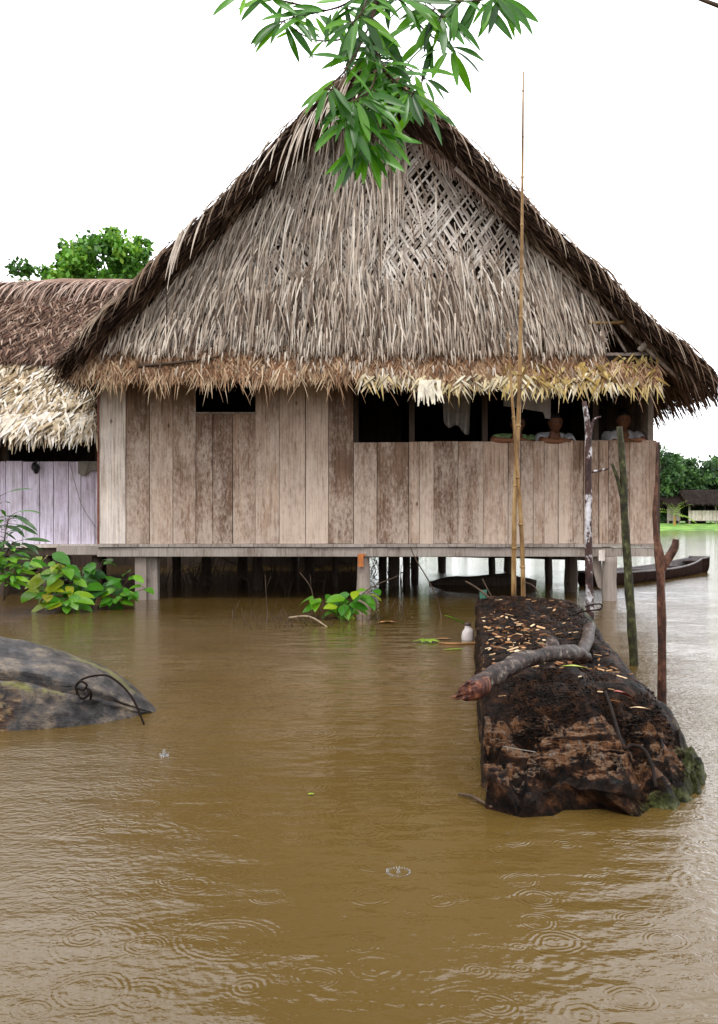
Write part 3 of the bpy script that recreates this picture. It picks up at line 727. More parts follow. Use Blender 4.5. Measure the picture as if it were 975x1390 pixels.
# skirt of short leaves along the eave
def hem(px): return 514 + 6 * noise.noise(V((px * .02, 2, 0))) + 4 * noise.noise(V((px * .09, 2, 0))) + (6 if px > 560 else 0)
def SK(px, py):
    t_ = (py - 478) / 65; Y = 9.44 - .27 * t_; return P(px, py, Y)
q = MB(); vs = [SK(px, 480) + V((0, .05, 0)) for px in range(96, 897, 10)] + [SK(px, hem(px) - 8) + V((0, .05, 0)) for px in range(96, 897, 10)]; nn_ = len(vs) // 2
q.add(vs + [v + V((0, .05, 0)) for v in vs], [(i, i + 1, nn_ + i + 1, nn_ + i) for i in range(nn_ - 1)] + [(3 * nn_ + i, 3 * nn_ + i + 1, 2 * nn_ + i + 1, 2 * nn_ + i) for i in range(nn_ - 1)] + [(nn_ + i, nn_ + i + 1, 3 * nn_ + i + 1, 3 * nn_ + i) for i in range(nn_ - 1)])
skirt = q.build('eave_skirt', M['backing'], house, loc=(.2, 9.3, 2.2), smooth=False)
sn = V((0, -1, .45)).normalized()
q = MB()
for k in range(6200):
    px = U(98, 893); t_ = rnd.random(); py = 470 + t_ * (hem(px) - 478)
    if px > 700 and py < 492 and px > 820: continue
    sg = rnd.choice((-1, 1))
    q.blade(SK(px, py) + sn * U(0, .05), V((sg * abs(rnd.gauss(.45, .3)), -.42 + U(-.15, .15), -1)), U(.12, .24), U(.009, .022), sn, T3(.0 + .25 * t_, .75 + .25 * t_), 3, U(0, .3), U(-.9, .9), .1)
for k in range(700):                    # light frayed tips
    px = U(98, 620) if rnd.random() < .75 else U(560, 893)
    q.blade(SK(px, hem(px) - U(6, 22)) - V((0, .03, 0)), V((rnd.gauss(0, .4), -.4, -1)), U(.12, .24) * (1.1 + .9 * noise.noise(V((px * .03, 7, 0)))), U(.008, .018), sn, T3(.6, 1), 3, .2, U(-.8, .8), .1)
for k in range(40):
    px = U(100, 890); q.blade(SK(px, hem(px)), V((rnd.gauss(0, .8), -.5, -1)), U(.2, .34), .008, sn, T3(.5, 1), 4, .6)
q.build('leaf_tips', M['skirt'], skirt)
q = MB()
for k in range(330):                    # yellow and cream folded leaves on the right part
    px = U(690, 893) if rnd.random() < .68 else U(495, 700)
    if px > 690: py = U(494, 520) if px < 830 else U(484, 520)
    else: py = U(511, hem(px) + 2)
    sg = rnd.choice((-1, 1))
    q.blade(SK(px, py) + sn * U(.0, .06), V((sg * U(.1, 1.3), -.4, -U(.5, 1.1))), U(.09, .2), U(.02, .045), sn, (T3(.72, 1) if px < 690 else T3(0, .95)) if py > 508 else T3(0, .7), 3, .3, U(-1.5, 1.5), .3)
for k in range(150):
    px = U(700, 900) if rnd.random() < .6 else U(490, 700)
    q.blade(SK(px, hem(px) + 2) + sn * .03, V((U(-.8, .9), -.4, -1)), U(.10, .24), U(.012, .032), sn, T3(.5, 1), 3, .3, U(-1.3, 1.3), .15)
for k in range(14):
    px = U(570, 600); q.blade(SK(px, 520) + sn * .06, V((U(-.4, .6), -.4, -1)), U(.22, .3), U(.03, .045), sn, (1, .5, .5), 3, .1, U(-.6, .6), .3)
q.build('pale_leaves', M['cream'], skirt)
q = MB(); q.tube([SK(190, 498) - V((0, .06, 0)), SK(250, 493) - V((0, .08, 0)), SK(300, 485) - V((0, .07, 0))], [.02, .014, .008], 6, wob=.4); q.build('dead_twig', M['twig'], skirt)

# ------------------------------------------------------------------ neighbour house
NL = V((-5, 10.7, 0))
nb = empty('neighbour_house', NL, 'low house with lavender painted planks under a brown and cream thatched roof', 'house')
NY = 10.6; nx = lambda px: (px - CX) / F * NY
q = MB(); e = [-150, -120, -88, -60, -30, 8, 31, 54, 72.5, 93, 110, 129, 146]
for i in range(len(e) - 1):
    q.box((nx(e[i]) + .004, NY + U(-.004, .004), FZ - .02), (nx(e[i + 1]) - .004, NY + .022, P(0, 627, NY).z + U(-.01, .01)), (U(.2, .9), rnd.random(), U(0, .6)))
q.box((nx(-320), NY, FZ - .02), (nx(-152), NY + .022, P(0, 627, NY).z), (.5, .2, .3))
q.build('plank_wall', M['lavender'], nb, loc=NL, smooth=False)
q = MB(); q.box((nx(-320), NY - .03, FZ - .06), (nx(138), NY + .04, FZ - .022), (.6, .4, .4)); q.build('floor_edge', M['paleplank'], nb, loc=NL, smooth=False)
q = MB(); q.box((nx(-320), NY + .0, FZ - .15), (nx(150), NY + .07, FZ - .064), (.6, .4, .4)); q.box((nx(-320), NY + .08, FZ - .1), (nx(150), 14.9, FZ - .07)); q.build('floor_beam', M['darkwood'], nb, loc=NL, smooth=False)
q = MB(); q.box(P(80, 752.5, 10.2), P(134, 741, 10.12), (.8, .2, 1)); q.build('beam_end', M['beam'], nb, loc=NL, smooth=False)
q = MB()
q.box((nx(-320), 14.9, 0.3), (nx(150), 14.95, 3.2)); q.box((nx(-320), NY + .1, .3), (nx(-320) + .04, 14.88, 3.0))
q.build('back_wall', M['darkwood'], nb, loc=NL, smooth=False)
for px in (-300, -150, 0, 60, 128):
    for y in (NY + .12, 13):
        q = MB(); q.tube([(nx(px), y, -.4), (nx(px), y, FZ - .16)], .06, 8); q.build('stilt', M['darkwood'], nb, loc=NL)
for px in (-150, 0, 128):
    q = MB(); q.box((nx(px), NY + .03, FZ), (nx(px) + .07, NY + .1, 2.3)); q.build('wall_post', M['darkwood'], nb, loc=NL, smooth=False)
XL, XR = -7.5, -2.85
def slopeblades(q, N, A, B, Lr, wr, tr, side=(-.5, .5), lift=.15, ybias=1.0, droop=(0, .4)):
    """A, B: (Y, z) at top and bottom"""
    d = V((0, B[0] - A[0], B[1] - A[1])).normalized(); nn = V((1, 0, 0)).cross(d); nn = nn if nn.z > 0 else -nn
    for k in range(N):
        t_ = rnd.random() ** ybias; x_ = U(XL, XR)
        if rnd.random() < .7: x_ = U(-4.9, XR)
        p = V((x_, A[0] + (B[0] - A[0]) * t_, A[1] + (B[1] - A[1]) * t_)) + nn * (U(0, .04) + .04 * noise.noise(V((x_ * 2, t_ * 4, 1))))
        q.blade(p, d + V((U(*side), 0, 0)) + nn * U(-.02, lift), U(*Lr), U(*wr), nn, T3(*tr), 3, U(*droop), U(-.7, .7))
def slab(q, A, B, th, x0=XL, x1=XR):
    d = V((0, B[0] - A[0], B[1] - A[1])).normalized(); nn = V((1, 0, 0)).cross(d); nn = nn if nn.z > 0 else -nn
    vs = []
    for x_ in (x0, x1):
        for (yy, zz) in (A, B): vs += [V((x_, yy, zz)), V((x_, yy, zz)) - nn * th]
    q.add(vs, [(0, 2, 6, 4), (1, 5, 7, 3), (0, 1, 3, 2), (4, 6, 7, 5), (0, 4, 5, 1), (2, 3, 7, 6)], (.25, .5, .5))
RA = (12.6, P(0, 389, 12.6).z); RM = (11.15, P(0, 486, 11.15).z); RC = (11.2, P(0, 486, 11.2).z - .04); RE = (10.05, P(0, 582, 10.05).z)
nroof = empty('roof', (0, 0, 0), None, None); nroof.parent = nb
q = MB(); slab(q, RA, RM, .12); slab(q, RA, (14.9, 2.6), .12); slopeblades(q, 6500, RA, RM, (.12, .30), (.015, .035), (0, 1), (-.9, .7), .25)
slopeblades(q, 500, (11.3, RM[1] + .12), RM, (.18, .3), (.02, .035), (0, .8), (-.5, .5), .1)
slopeblades(q, 900, (12.7, RA[1] - .1), (14.8, 2.65), (.3, .5), (.02, .04), (0, .8)); q.build('upper_thatch', M['redbrown'], nroof)
q = MB()
for k in range(620):
    x_ = U(-5.4, XR) if rnd.random() < .8 else U(XL, -5)
    q.blade((x_, RA[0] + U(-.1, .12), RA[1] + U(.0, .07)), V((-.45 + U(-.3, .4), -.75, .05)), U(.35, .75), U(.015, .03), V((0, -.5, 1)).normalized(), T3(.1, 1), 5, U(1.2, 2.2))
q.tube([(XL, RA[0], RA[1] + .02), (-5.2, RA[0], RA[1] + .0), (-4, RA[0], RA[1] + .05), (XR, RA[0], RA[1] + .05)], .05, 8, (.5, .5, .5), wob=.5)
q.build('ridge_thatch', M['pinkstraw'], nroof)
q = MB(); slab(q, RC, RE, .1); slopeblades(q, 3300, RC, RE, (.14, .30), (.02, .045), (0, 1), (-1.0, .6), .12)
slopeblades(q, 800, (10.25, RE[1] + .17), RE, (.16, .32), (.03, .055), (.5, 1), (-1, .7), .1)
slopeblades(q, 500, (10.1, RE[1] + .04), RE, (.15, .34), (.015, .04), (.2, 1), (-.6, .6), .02, 1, (.4, 1.5)); q.build('lower_thatch', M['ncream'], nroof)
# things hung on the neighbour's wall
bg_ = P(49, 636, 10.5)
q = MB(); q.tube([bg_ + V((0, 0, .07)), bg_ + V((-.005, 0, .045)), bg_ + V((0, 0, 0)), bg_ + V((.005, 0, -.06))], [.012, .04, .05, .012], 10, wob=.4)
q.tube([bg_ + V((-.01, .05, .09)), bg_ + V((0, -.0, .06))], .01, 6)
tag(q.build('plastic_bag', M['black'], loc=bg_), 'small black bag hanging on the lavender plank wall', 'bag')
def drape(name, pts, mt, label, cat, th=.008):
    """pts: grid rows of points; closed thin cloth"""
    q = MB(); nr = len(pts); nc = len(pts[0]); a = [p for r_ in pts for p in r_]; b_ = [p + V((0, th, 0)) for p in a]; N = nr * nc
    fs = [(j * nc + i, j * nc + i + 1, (j + 1) * nc + i + 1, (j + 1) * nc + i) for j in range(nr - 1) for i in range(nc - 1)]
    f2 = [tuple(N + k for k in reversed(f)) for f in fs]
    rim = [(i, N + i, N + i + 1, i + 1) for i in range(nc - 1)] + [((nr - 1) * nc + i, (nr - 1) * nc + i + 1, N + (nr - 1) * nc + i + 1, N + (nr - 1) * nc + i) for i in range(nc - 1)]
    rim += [(j * nc, (j + 1) * nc, N + (j + 1) * nc, N + j * nc) for j in range(nr - 1)] + [(j * nc + nc - 1, N + j * nc + nc - 1, N + (j + 1) * nc + nc - 1, (j + 1) * nc + nc - 1) for j in range(nr - 1)]
    q.add(a + b_, fs + f2 + rim); c = a[0]
    return tag(q.build(name, mt, loc=c), label, cat)
def cloth_grid(px0, px1, py0, py1, Y, fold=.04, nf=4, low=None, nc=26, nr=14, taper=0):
    g_ = []
    for j in range(nr):
        v = j / (nr - 1); row = []
        for i in range(nc):
            u = i / (nc - 1)
            xx = px0 + (px1 - px0) * (u * (1 - taper * v) + taper * v * .5)
            bot = py1 + (low(u) if low else 0)
            yy = py0 + (bot - py0) * v
            row.append(P(xx, yy, Y + fold * (.4 + v) * math.sin(u * nf * 6.28 + v * 1.3) + .01 * noise.noise(V((u * 6, v * 5, px0)))))
        g_.append(row)
    return g_
drape('canvas_rag', cloth_grid(106, 137, 626, 642, 10.53, .012, 2, lambda u: 4 * math.sin(u * 7)), M['canvas'], 'crumpled grey canvas rag draped over the top of the lavender planks', 'rag')
q = MB(); q.tube([P(95, 628, 10.56), P(103, 660, 10.57), P(113, 690, 10.57), P(131, 717, 10.56)], .003, 5); tag(q.build('cord', M['canvas'], loc=P(95, 628, 10.56)), 'thin cord trailing down the lavender plank wall', 'cord')

# ------------------------------------------------------------------ laundry under the eave
q = MB(); q.tube([P(500, 524, 10.25), P(650, 531, 10.25), P(884, 524, 10.2)], .004, 5); tag(q.build('washing_line', M['twig'], loc=P(500, 524, 10.25)), 'thin washing line strung across the dark opening', 'line')
drape('hanging_shirt', cloth_grid(600, 640, 528, 588, 10.28, .03, 3, lambda u: -14 * (1 - u) + 4 * math.sin(u * 9), taper=.15), M['grey_cloth'], 'grey-brown shirt hanging in the dark window opening', 'shirt')
drape('hanging_sheet', cloth_grid(684, 748, 524, 555, 10.28, .03, 2, lambda u: 10 * u - 4 + (8 if u > .85 else 0)), M['pale_cloth'], 'pale cloth hung behind the bamboo poles', 'cloth')

# ------------------------------------------------------------------ people leaning on the half wall
def evalmesh(o):
    dg = bpy.context.evaluated_depsgraph_get(); return bpy.data.meshes.new_from_object(o.evaluated_get(dg))
def skin_obj(verts, edges, radii, sub=1):
    me = bpy.data.meshes.new('tmp'); me.from_pydata([tuple(v) for v in verts], edges, []); o = bpy.data.objects.new('tmp', me); col.objects.link(o)
    o.modifiers.new('s', 'SKIN')
    for i, r_ in enumerate(radii): me.skin_vertices[0].data[i].radius = (r_, r_) if not hasattr(r_, '__len__') else r_
    me.skin_vertices[0].data[0].use_root = True
    s = o.modifiers.new('u', 'SUBSURF'); s.levels = sub
    m_ = evalmesh(o); bpy.data.objects.remove(o); return m_
def merge(meshes, voxel, name, mt, parent, off):
    bm = bmesh.new()
    for me in meshes: bm.from_mesh(me)
    me = bpy.data.meshes.new(name); bm.to_mesh(me); bm.free()
    o = bpy.data.objects.new('tmp', me); col.objects.link(o); r_ = o.modifiers.new('r', 'REMESH'); r_.mode = 'VOXEL'; r_.voxel_size = voxel; r_.use_smooth_shade = True
    s = o.modifiers.new('m', 'SMOOTH'); s.iterations = 2
    m_ = evalmesh(o); bpy.data.objects.remove(o)
    m_.transform(Matrix.Translation(-off)); m_.name = name; m_.materials.clear(); m_.materials.append(mt)
    for p in m_.polygons: p.use_smooth = True
    o = bpy.data.objects.new(name, m_); col.objects.link(o); o.parent = parent; return o
def head_mesh(c, rx, yaw, scale=1, hair=False):
    bm = bmesh.new(); bmesh.ops.create_uvsphere(bm, u_segments=32, v_segments=24, radius=1)
    rot = Matrix.Rotation(yaw, 3, 'Z') @ Matrix.Rotation(rx, 3, 'X')
    for v in bm.verts:
        x_, y_, z_ = v.co            # face looks to -Y
        f_ = max(0, -y_)
        p = V((x_ * .076, y_ * .096, z_ * .115))
        if z_ < 0: p.x *= 1 + .28 * z_; p.y *= 1 + .1 * z_
        if hair: p = p * 1.09 + V((0, .008, .008))
        else:
            p.y -= .022 * f_ * math.exp(-((x_ / .16) ** 2 + ((z_ + .12) / .20) ** 2))          # nose
            for s in (-1, 1): p.y += .011 * f_ * math.exp(-(((x_ - s * .40) / .20) ** 2 + ((z_ - .08) / .13) ** 2))
            p.y -= .007 * f_ * math.exp(-((x_ / .32) ** 2 + ((z_ + .45) / .07) ** 2)); p.y += .004 * f_ * math.exp(-((x_ / .3) ** 2 + ((z_ + .5) / .03) ** 2))
            p.y -= .008 * f_ * math.exp(-((x_ / .3) ** 2 + ((z_ + .75) / .15) ** 2))
            p.x += .018 * math.copysign(1, x_) * math.exp(-(((abs(x_) - 1) / .12) ** 2 + (z_ / .22) ** 2 + ((y_ - .1) / .2) ** 2))
        v.co = rot @ (p * scale) + c
    if hair:
        dl = [v for v in bm.verts if (rot.inverted() @ (v.co - c)).z / scale < (.050 if (rot.inverted() @ (v.co - c)).y < -.045 else (-.01 if (rot.inverted() @ (v.co - c)).y < -.01 else -.085))]
        bmesh.ops.delete(bm, geom=dl, context='VERTS')
    me = bpy.data.meshes.new('head'); bm.to_mesh(me); bm.free(); return me
def person(base, head, label, cloth, armL, armR, sleeve, yaw=0, pitch=.1, sc=1, trousers=M['blue_cloth']):
    b_ = V(base); o = empty('person', b_, label, 'person'); hd = V(head)
    neck = hd + V((0, .03, -.11 * sc)); chest = neck + V((0, .06, -.13 * sc)); belly = V((b_.x, b_.y + .06, chest.z - .24 * sc)); pel = V((b_.x, b_.y + .08, chest.z - .42 * sc))
    vs = [pel, belly, chest, neck, neck + V((0, -.02, .08))]; es = [(0, 1), (1, 2), (2, 3), (3, 4)]; ra = [(.13 * sc, .10 * sc), (.115 * sc, .09 * sc), (.135 * sc, .09 * sc), .05 * sc, .05 * sc]
    for s in (-1, 1):
        k = len(vs); vs += [pel + V((s * .09, 0, -.06)), V((b_.x + s * .1, b_.y - .01, b_.z + (pel.z - b_.z) * .52)), V((b_.x + s * .1, b_.y + .03, b_.z + .08)), V((b_.x + s * .1, b_.y - .1, b_.z + .04))]
        es += [(0, k), (k, k + 1), (k + 1, k + 2), (k + 2, k + 3)]; ra += [.085, .06, .04, .035]
    hands = []
    for s, arm in ((-1, armL), (1, armR)):
        sh_ = chest + V((s * .165 * sc, -.01, .075)); k = len(vs); el, wr, hn = [V(a) for a in arm]
        vs += [sh_, el, wr, hn]; es += [(2, k), (k, k + 1), (k + 1, k + 2), (k + 2, k + 3)]; ra += [.055 * sc, .042, .027, (.036, .018)]; hands.append((wr, hn, sh_, el))
    ms = [skin_obj(vs, es, ra), head_mesh(hd, pitch, yaw, sc)]
    for wr, hn, sh_, el in hands:
        d = (hn - wr).normalized(); sd_ = d.cross(V((0, 0, 1))).normalized()
        for fi, (of, L) in enumerate(((-.03, .06), (-.01, .075), (.01, .07), (.028, .055))):
            p = hn + sd_ * of; ms.append(skin_obj([p - d * .02, p + d * L * .5 + V((0, 0, .004)), p + d * L + V((0, 0, -.014))], [(0, 1), (1, 2)], [.009, .0085, .007]))
        p = wr + d * .03; ms.append(skin_obj([p, p - sd_ * .04 + d * .02, p - sd_ * .05 + d * .055], [(0, 1), (1, 2)], [.012, .010, .008]))
    merge(ms, .0065, 'body', M['skin'], o, b_)
    vs = [pel, belly, chest, neck + V((0, .01, -.06))]; es = [(0, 1), (1, 2), (2, 3)]; ra = [(.15 * sc, .12 * sc), (.135 * sc, .11 * sc), (.15 * sc, .108 * sc), .085 * sc]
    for wr, hn, sh_, el in hands:
        k = len(vs); vs += [sh_, sh_.lerp(el, sleeve)]; es += [(2, k), (k, k + 1)]; ra += [.088 * sc, .066]
    merge([skin_obj(vs, es, ra)], .009, 'shirt', cloth, o, b_)
    vs = [pel + V((0, 0, .02))]; es = []; ra = [(.15, .12)]
    for s in (-1, 1):
        k = len(vs); vs += [pel + V((s * .09, 0, -.06)), V((b_.x + s * .1, b_.y - .01, b_.z + (pel.z - b_.z) * .5)), V((b_.x + s * .1, b_.y + .02, b_.z + .25))]; es += [(0, k), (k, k + 1), (k + 1, k + 2)]; ra += [.10, .08, .065]
    merge([skin_obj(vs, es, ra)], .012, 'trousers', trousers, o, b_)
    hm = head_mesh(hd, pitch, yaw, sc, True); hm.transform(Matrix.Translation(-b_)); hm.materials.append(M['hair']); hm.name = 'hair'
    for p in hm.polygons: p.use_smooth = True
    ho = bpy.data.objects.new('hair', hm); col.objects.link(ho); ho.parent = o
    sm_ = ho.modifiers.new('thick', 'SOLIDIFY'); sm_.thickness = .012
    rot = Matrix.Rotation(yaw, 3, 'Z') @ Matrix.Rotation(pitch, 3, 'X')
    for s in (-1, 1):
        c = hd + rot @ V((s * .030, -.083, .009)) * sc; q = MB()
        bm = bmesh.new(); bmesh.ops.create_uvsphere(bm, u_segments=10, v_segments=8, radius=.011 * sc)
        q.add([v.co + c for v in bm.verts], [[v.index for v in f.verts] for f in bm.faces]); bm.free(); q.build('eye', M['eye'], o, loc=b_)
    return o
ZT = P(0, 600, 10).z
p1 = person((1.78, 10.42, FZ), P(703, 576, 10.36), 'person in green shirt leaning an elbow on the wall behind the bamboo poles', M['green_cloth'],
       (P(668, 597, 10.02), P(693, 598, 9.98), P(702, 597, 9.99)), (P(724, 603, 10.14), P(708, 597, 10.06), P(700, 596, 10.05)), .75, 0, .15)
p2 = person((2.22, 10.42, FZ), P(754, 574, 10.36), 'person in white shirt with forearms on the half wall right of the bamboo', M['white_cloth'],
       (P(737, 598, 10.03), P(758, 599, 9.98), P(767, 598.5, 9.99)), (P(776, 602, 10.12), P(764, 596.5, 10.05), P(755, 596, 10.04)), .8, .15, .12)
p3 = person((2.98, 10.40, FZ), P(847, 571, 10.34), 'person with short dark hair and a pale grey shirt looking out beside the corner post', M['pale_cloth'],
       (P(838, 603, 10.12), P(850, 597, 10.04), P(858, 597, 10.03)), (P(876, 599, 10.08), P(866, 597, 9.98), P(857, 597.5, 9.98)), .8, -.1, .05)

# ------------------------------------------------------------------ poles in the water
def nodes_pole(name, pts, rad, mt, label, cat, node=None, group=None, kids=()):
    base = V(pts[0]); o = empty(name, base, label, cat, group); q = MB(); q.tube(pts, rad, 10, wob=.22 if node is None else .04)
    if node:
        P0, P1 = V(pts[0]), V(pts[-1]); Ln = (P1 - P0).length; s = .25
        segs = [(V(pts[i]), V(pts[i + 1]), rad[i], rad[i + 1]) for i in range(len(pts) - 1)]
        for a, c, r0, r1 in segs:
            L = (c - a).length; k = int(L / node)
            for i in range(1, k + 1):
                t_ = (i - .5 + U(-.1, .1)) / k; p = a.lerp(c, t_); rr = r0 + (r1 - r0) * t_; d = (c - a).normalized()
                q.tube([p - d * .012, p - d * .004, p + d * .004, p + d * .012], [rr * .95, rr * 1.28, rr * 1.28, rr * .95], 10, smooth=1, caps=False)
    q.build('stem', mt, o, loc=base)
    for nm, kp, kr in kids:
        q = MB(); q.tube(kp, kr, 8, wob=.2); q.build(nm, mt, o, loc=base)
    return o
YB = 7.35
b0 = P(697, 807, YB); b0z = V((b0.x, YB, -.4))
nodes_pole('bamboo_pole', [b0z, P(698.5, 700, YB), P(705, 540, YB), P(708.5, 330, YB), P(710.5, 97, YB)], [.021, .020, .0175, .013, .0065], M['bamboo'],
           'tall straight bamboo pole rising far above the eave behind the dirt covered log', 'bamboo pole', .33)
YC = 7.27
b1 = P(712, 807, YC)
nodes_pole('bamboo_pole', [V((b1.x, YC, -.4)), P(709, 740, YC), P(701, 620, YC), P(694, 520, YC), P(689, 452, YC)], [.019, .018, .0145, .010, .006], M['bamboo'],
           'shorter thin bamboo pole crossing in front of the tall one', 'bamboo pole', .3)
YD = 7.12
nodes_pole('branch_stake', [P(802, 905, YD), P(801, 850, YD), P(799, 720, YD), P(799, 640, YD), P(798, 580, YD), P(793, 545, YD)], [.03, .029, .028, .027, .023, .018], M['bark_white'],
           'dark stake with white blotches standing behind the big log', 'stake',
           kids=(('side_twig', [P(800, 641, YD), P(812, 639, YD), P(827, 636, YD)], [.013, .010, .008]), ('side_twig', [P(801, 600, YD), P(804, 575, YD), P(809, 568, YD), P(816, 566, YD)], [.012, .010, .008, .007])))
m4 = W(862, 903); y4 = m4.y
nodes_pole('mossy_stake', [P(864, 960, y4), P(860, 880, y4), P(853, 780, y4), P(848, 700, y4), P(846, 640, y4), P(841, 579, y4)], [.027, .027, .026, .023, .020, .018], M['bark_moss'],
           'mossy green forked stake leaning beside the log', 'stake', kids=(('side_branch', [P(848, 690, y4), P(840, 655, y4), P(831, 629, y4)], [.016, .012, .009]),))
m5 = W(898, 967); y5 = m5.y
nodes_pole('forked_stake', [P(898, 1040, y5), P(899, 900, y5), P(897, 800, y5), P(896, 762, y5), P(892, 735, y5), P(889, 700, y5), P(891.5, 650, y5), P(892, 600, y5)], [.0205, .0195, .020, .024, .014, .011, .007, .005], M['bark_red'],
           'reddish forked stake standing in the water nearest the right edge', 'stake', kids=(('fork_branch', [P(897, 772, y5), P(908, 757, y5), P(916, 742, y5), P(918, 732, y5)], [.022, .02, .017, .014]),))

# ------------------------------------------------------------------ big dirt covered log
logm, n, l, b = mat('decaying_log'); a = attr(n, l)
t1 = tex(n, l, 16, 8, None, .72); t2 = tex(n, l, 1, 8, (24, 7, 14), .72); t3 = tex(n, l, 4, 5)
soil = ramp(n, [(.38, (.003, .002, .0015)), (.5, (.014, .007, .004)), (.58, (.045, .019, .009)), (.68, (.11, .05, .022))]); l.new(t1.outputs[0], soil.inputs[0])
wood = ramp(n, [(.36, (.003, .002, .0015)), (.44, (.018, .008, .005)), (.49, (.075, .033, .015)), (.54, (.16, .072, .03)), (.58, (.07, .048, .038)), (.62, (.16, .11, .08)), (.67, (.36, .28, .22))]); l.new(t2.outputs[0], wood.inputs[0])
moss = ramp(n, [(.38, (.008, .009, .004)), (.5, (.035, .038, .012)), (.58, (.08, .085, .03)), (.66, (.22, .22, .15))]); l.new(t1.outputs[0], moss.inputs[0])
def msk(chan, th=.5):
    v = mth(n, l, 'ADD', chan, mth(n, l, 'MULTIPLY', mth(n, l, 'SUBTRACT', t1.outputs[0], .5), 1.1)); v = mth(n, l, 'ADD', v, mth(n, l, 'MULTIPLY', mth(n, l, 'SUBTRACT', t3.outputs[0], .5), .8))
    r_ = ramp(n, [(th - .06, (0, 0, 0)), (th + .06, (1, 1, 1))]); l.new(v, r_.inputs[0]); return r_.outputs[0]
fib = tex(n, l, 1, 4, (5, 9, 26), .6); fl = mth(n, l, 'ABSOLUTE', mth(n, l, 'SUBTRACT', fib.outputs[0], .5)); fr_ = ramp(n, [(.0, (1, 1, 1)), (.012, (.7, .7, .7)), (.022, (0, 0, 0))]); l.new(fl, fr_.inputs[0])
dk = ramp(n, [(.42, (.15, .12, .11)), (.47, (1, 1, 1))]); l.new(fib.outputs[0], dk.inputs[0])
wc = mixc(n, l, mth(n, l, 'MULTIPLY', fr_.outputs[0], .38), mixc(n, l, 1, wood.outputs[0], dk.outputs[0], 'MULTIPLY'), (.36, .25, .17))
c = mixc(n, l, msk(a.outputs[0]), soil.outputs[0], wc); c = mixc(n, l, msk(a.outputs[1]), c, moss.outputs[0])
l.new(c, b.inputs['Base Color']); b.inputs['Roughness'].default_value = .5; b.inputs['Specular IOR Level'].default_value = .07
bump(n, l, b, mth(n, l, 'ADD', t1.outputs[0], mth(n, l, 'MULTIPLY', t2.outputs[0], .8)), 1.0, .035)
def fbm(p, o=4): return noise.fractal(V(p), 1.0, 2.0, o)
def smooth(a_, b_, x_): t_ = min(1, max(0, (x_ - a_) / (b_ - a_))); return t_ * t_ * (3 - 2 * t_)
def logtop(Y):                      # height of the crest along the log
    h_ = .075 + .20 * smooth(2.78, 3.46, Y) + .015 * math.sin(Y * 2.1)
    h_ -= .07 * math.exp(-((Y - 3.98) / .16) ** 2)
    h_ += .035 * math.exp(-((Y - 6.3) / .7) ** 2) + .02 * math.exp(-((Y - 4.8) / .35) ** 2)
    return h_ * (1 - smooth(6.95, 7.25, Y) * .9)
def logL(Y): return .385 + .1185 * (Y - 2.8) + .012 * fbm((0, Y * 3, 0)) + .05 * smooth(6.8, 7.2, Y)
def logR(Y): return 1.155 + .05 * smooth(3.9, 3.0, Y) + .163 * (Y - 3.06) + .02 * fbm((5, Y * 2.2, 0)) - .14 * smooth(3.05, 2.76, Y)
q = MB(); nY, nU = 300, 110; vs = []; tn = []
for j in range(nY + 1):
    Y = 2.77 + (7.22 - 2.77) * (j / nY) ** 1.15
    L_, R_ = logL(Y), logR(Y); ht = logtop(Y)
    for i in range(nU + 1):
        u = i / nU
        # arc: up the left side, over the top, down the sloping right side
        if u < .14: k = u / .14; x_ = L_ - .015 * (1 - k); z_ = -.18 + (ht * .93 + .18) * k
        elif u < .62: k = (u - .14) / .48; x_ = L_ + (R_ - L_) * .70 * k; z_ = ht * (.93 + .07 * math.sin(k * 2.6) ) - ht * .10 * k
        else: k = (u - .62) / .38; x_ = L_ + (R_ - L_) * (.70 + .30 * math.sin(k * 1.5708)); z_ = ht * .865 + (-.18 - ht * .865) * (1 - math.cos(k * 1.5708)) ** .9
        pz = V((x_, Y, z_)); am = .032 if Y > 3.2 else .045
        nse = fbm((x_ * 7, Y * 7, z_ * 7), 5); rid = abs(fbm((x_ * 4 + 9, Y * 4, z_ * 9), 3))
        on = smooth(-.05, .03, z_)
        if u < .14: x_ += .02 * nse; 
        if Y < 3.3 and u > .14:                      # torn steps in the wood of the near end
            st = fbm((x_ * 5, Y * 6.5, 7), 3) * 1.1 + (Y - 2.8) * 3.2
            z_ += (.028 * ((st % .55) / .55) ** 2 - .012) * smooth(3.4, 3.15, Y) * on
        if Y < 3.5 and u > .14: z_ += .03 * fbm((x_ * 3.1, Y * 2.5, 11), 2) * on - .035 * smooth(.12, .0, abs(fbm((x_ * 2.2 - Y * .8, Y * 1.2, 31), 2))) * on * smooth(3.5, 3.2, Y)
        z_ += am * nse * on * (.4 if u < .14 else 1) + (.03 * (rid - .3) if Y < 3.35 else .012 * (rid - .3)) * on
        yy = Y
        if Y < 3.15: yy += .03 * fbm((x_ * 9, z_ * 9, 3), 3) * (1 - smooth(2.95, 3.15, Y)) + .05 * math.sin(x_ * 23) * (1 - smooth(2.77, 2.85, Y))
        vs.append((x_, yy, z_))
        wd = smooth(3.30, 3.10, Y) * smooth(2.79, 2.86, Y) * (.50 + 1.0 * nse) + .75 * math.exp(-((Y - 4.0) / .13) ** 2) + (.35 if u < .15 else 0)
        if .05 < (x_ - L_) < .16 and 3.05 < Y < 3.3: wd -= .2
        ms = (.8 * smooth(.55, .85, u) * smooth(3.7, 2.95, Y)) + .45 * smooth(.6, .75, u) * smooth(4.6, 6.5, Y) + (.12 if u > .8 else 0) + .45 * smooth(.05, .0, z_) * (.25 if Y < 3.0 and u < .75 else .8)
        tn.append((wd, ms, 0))
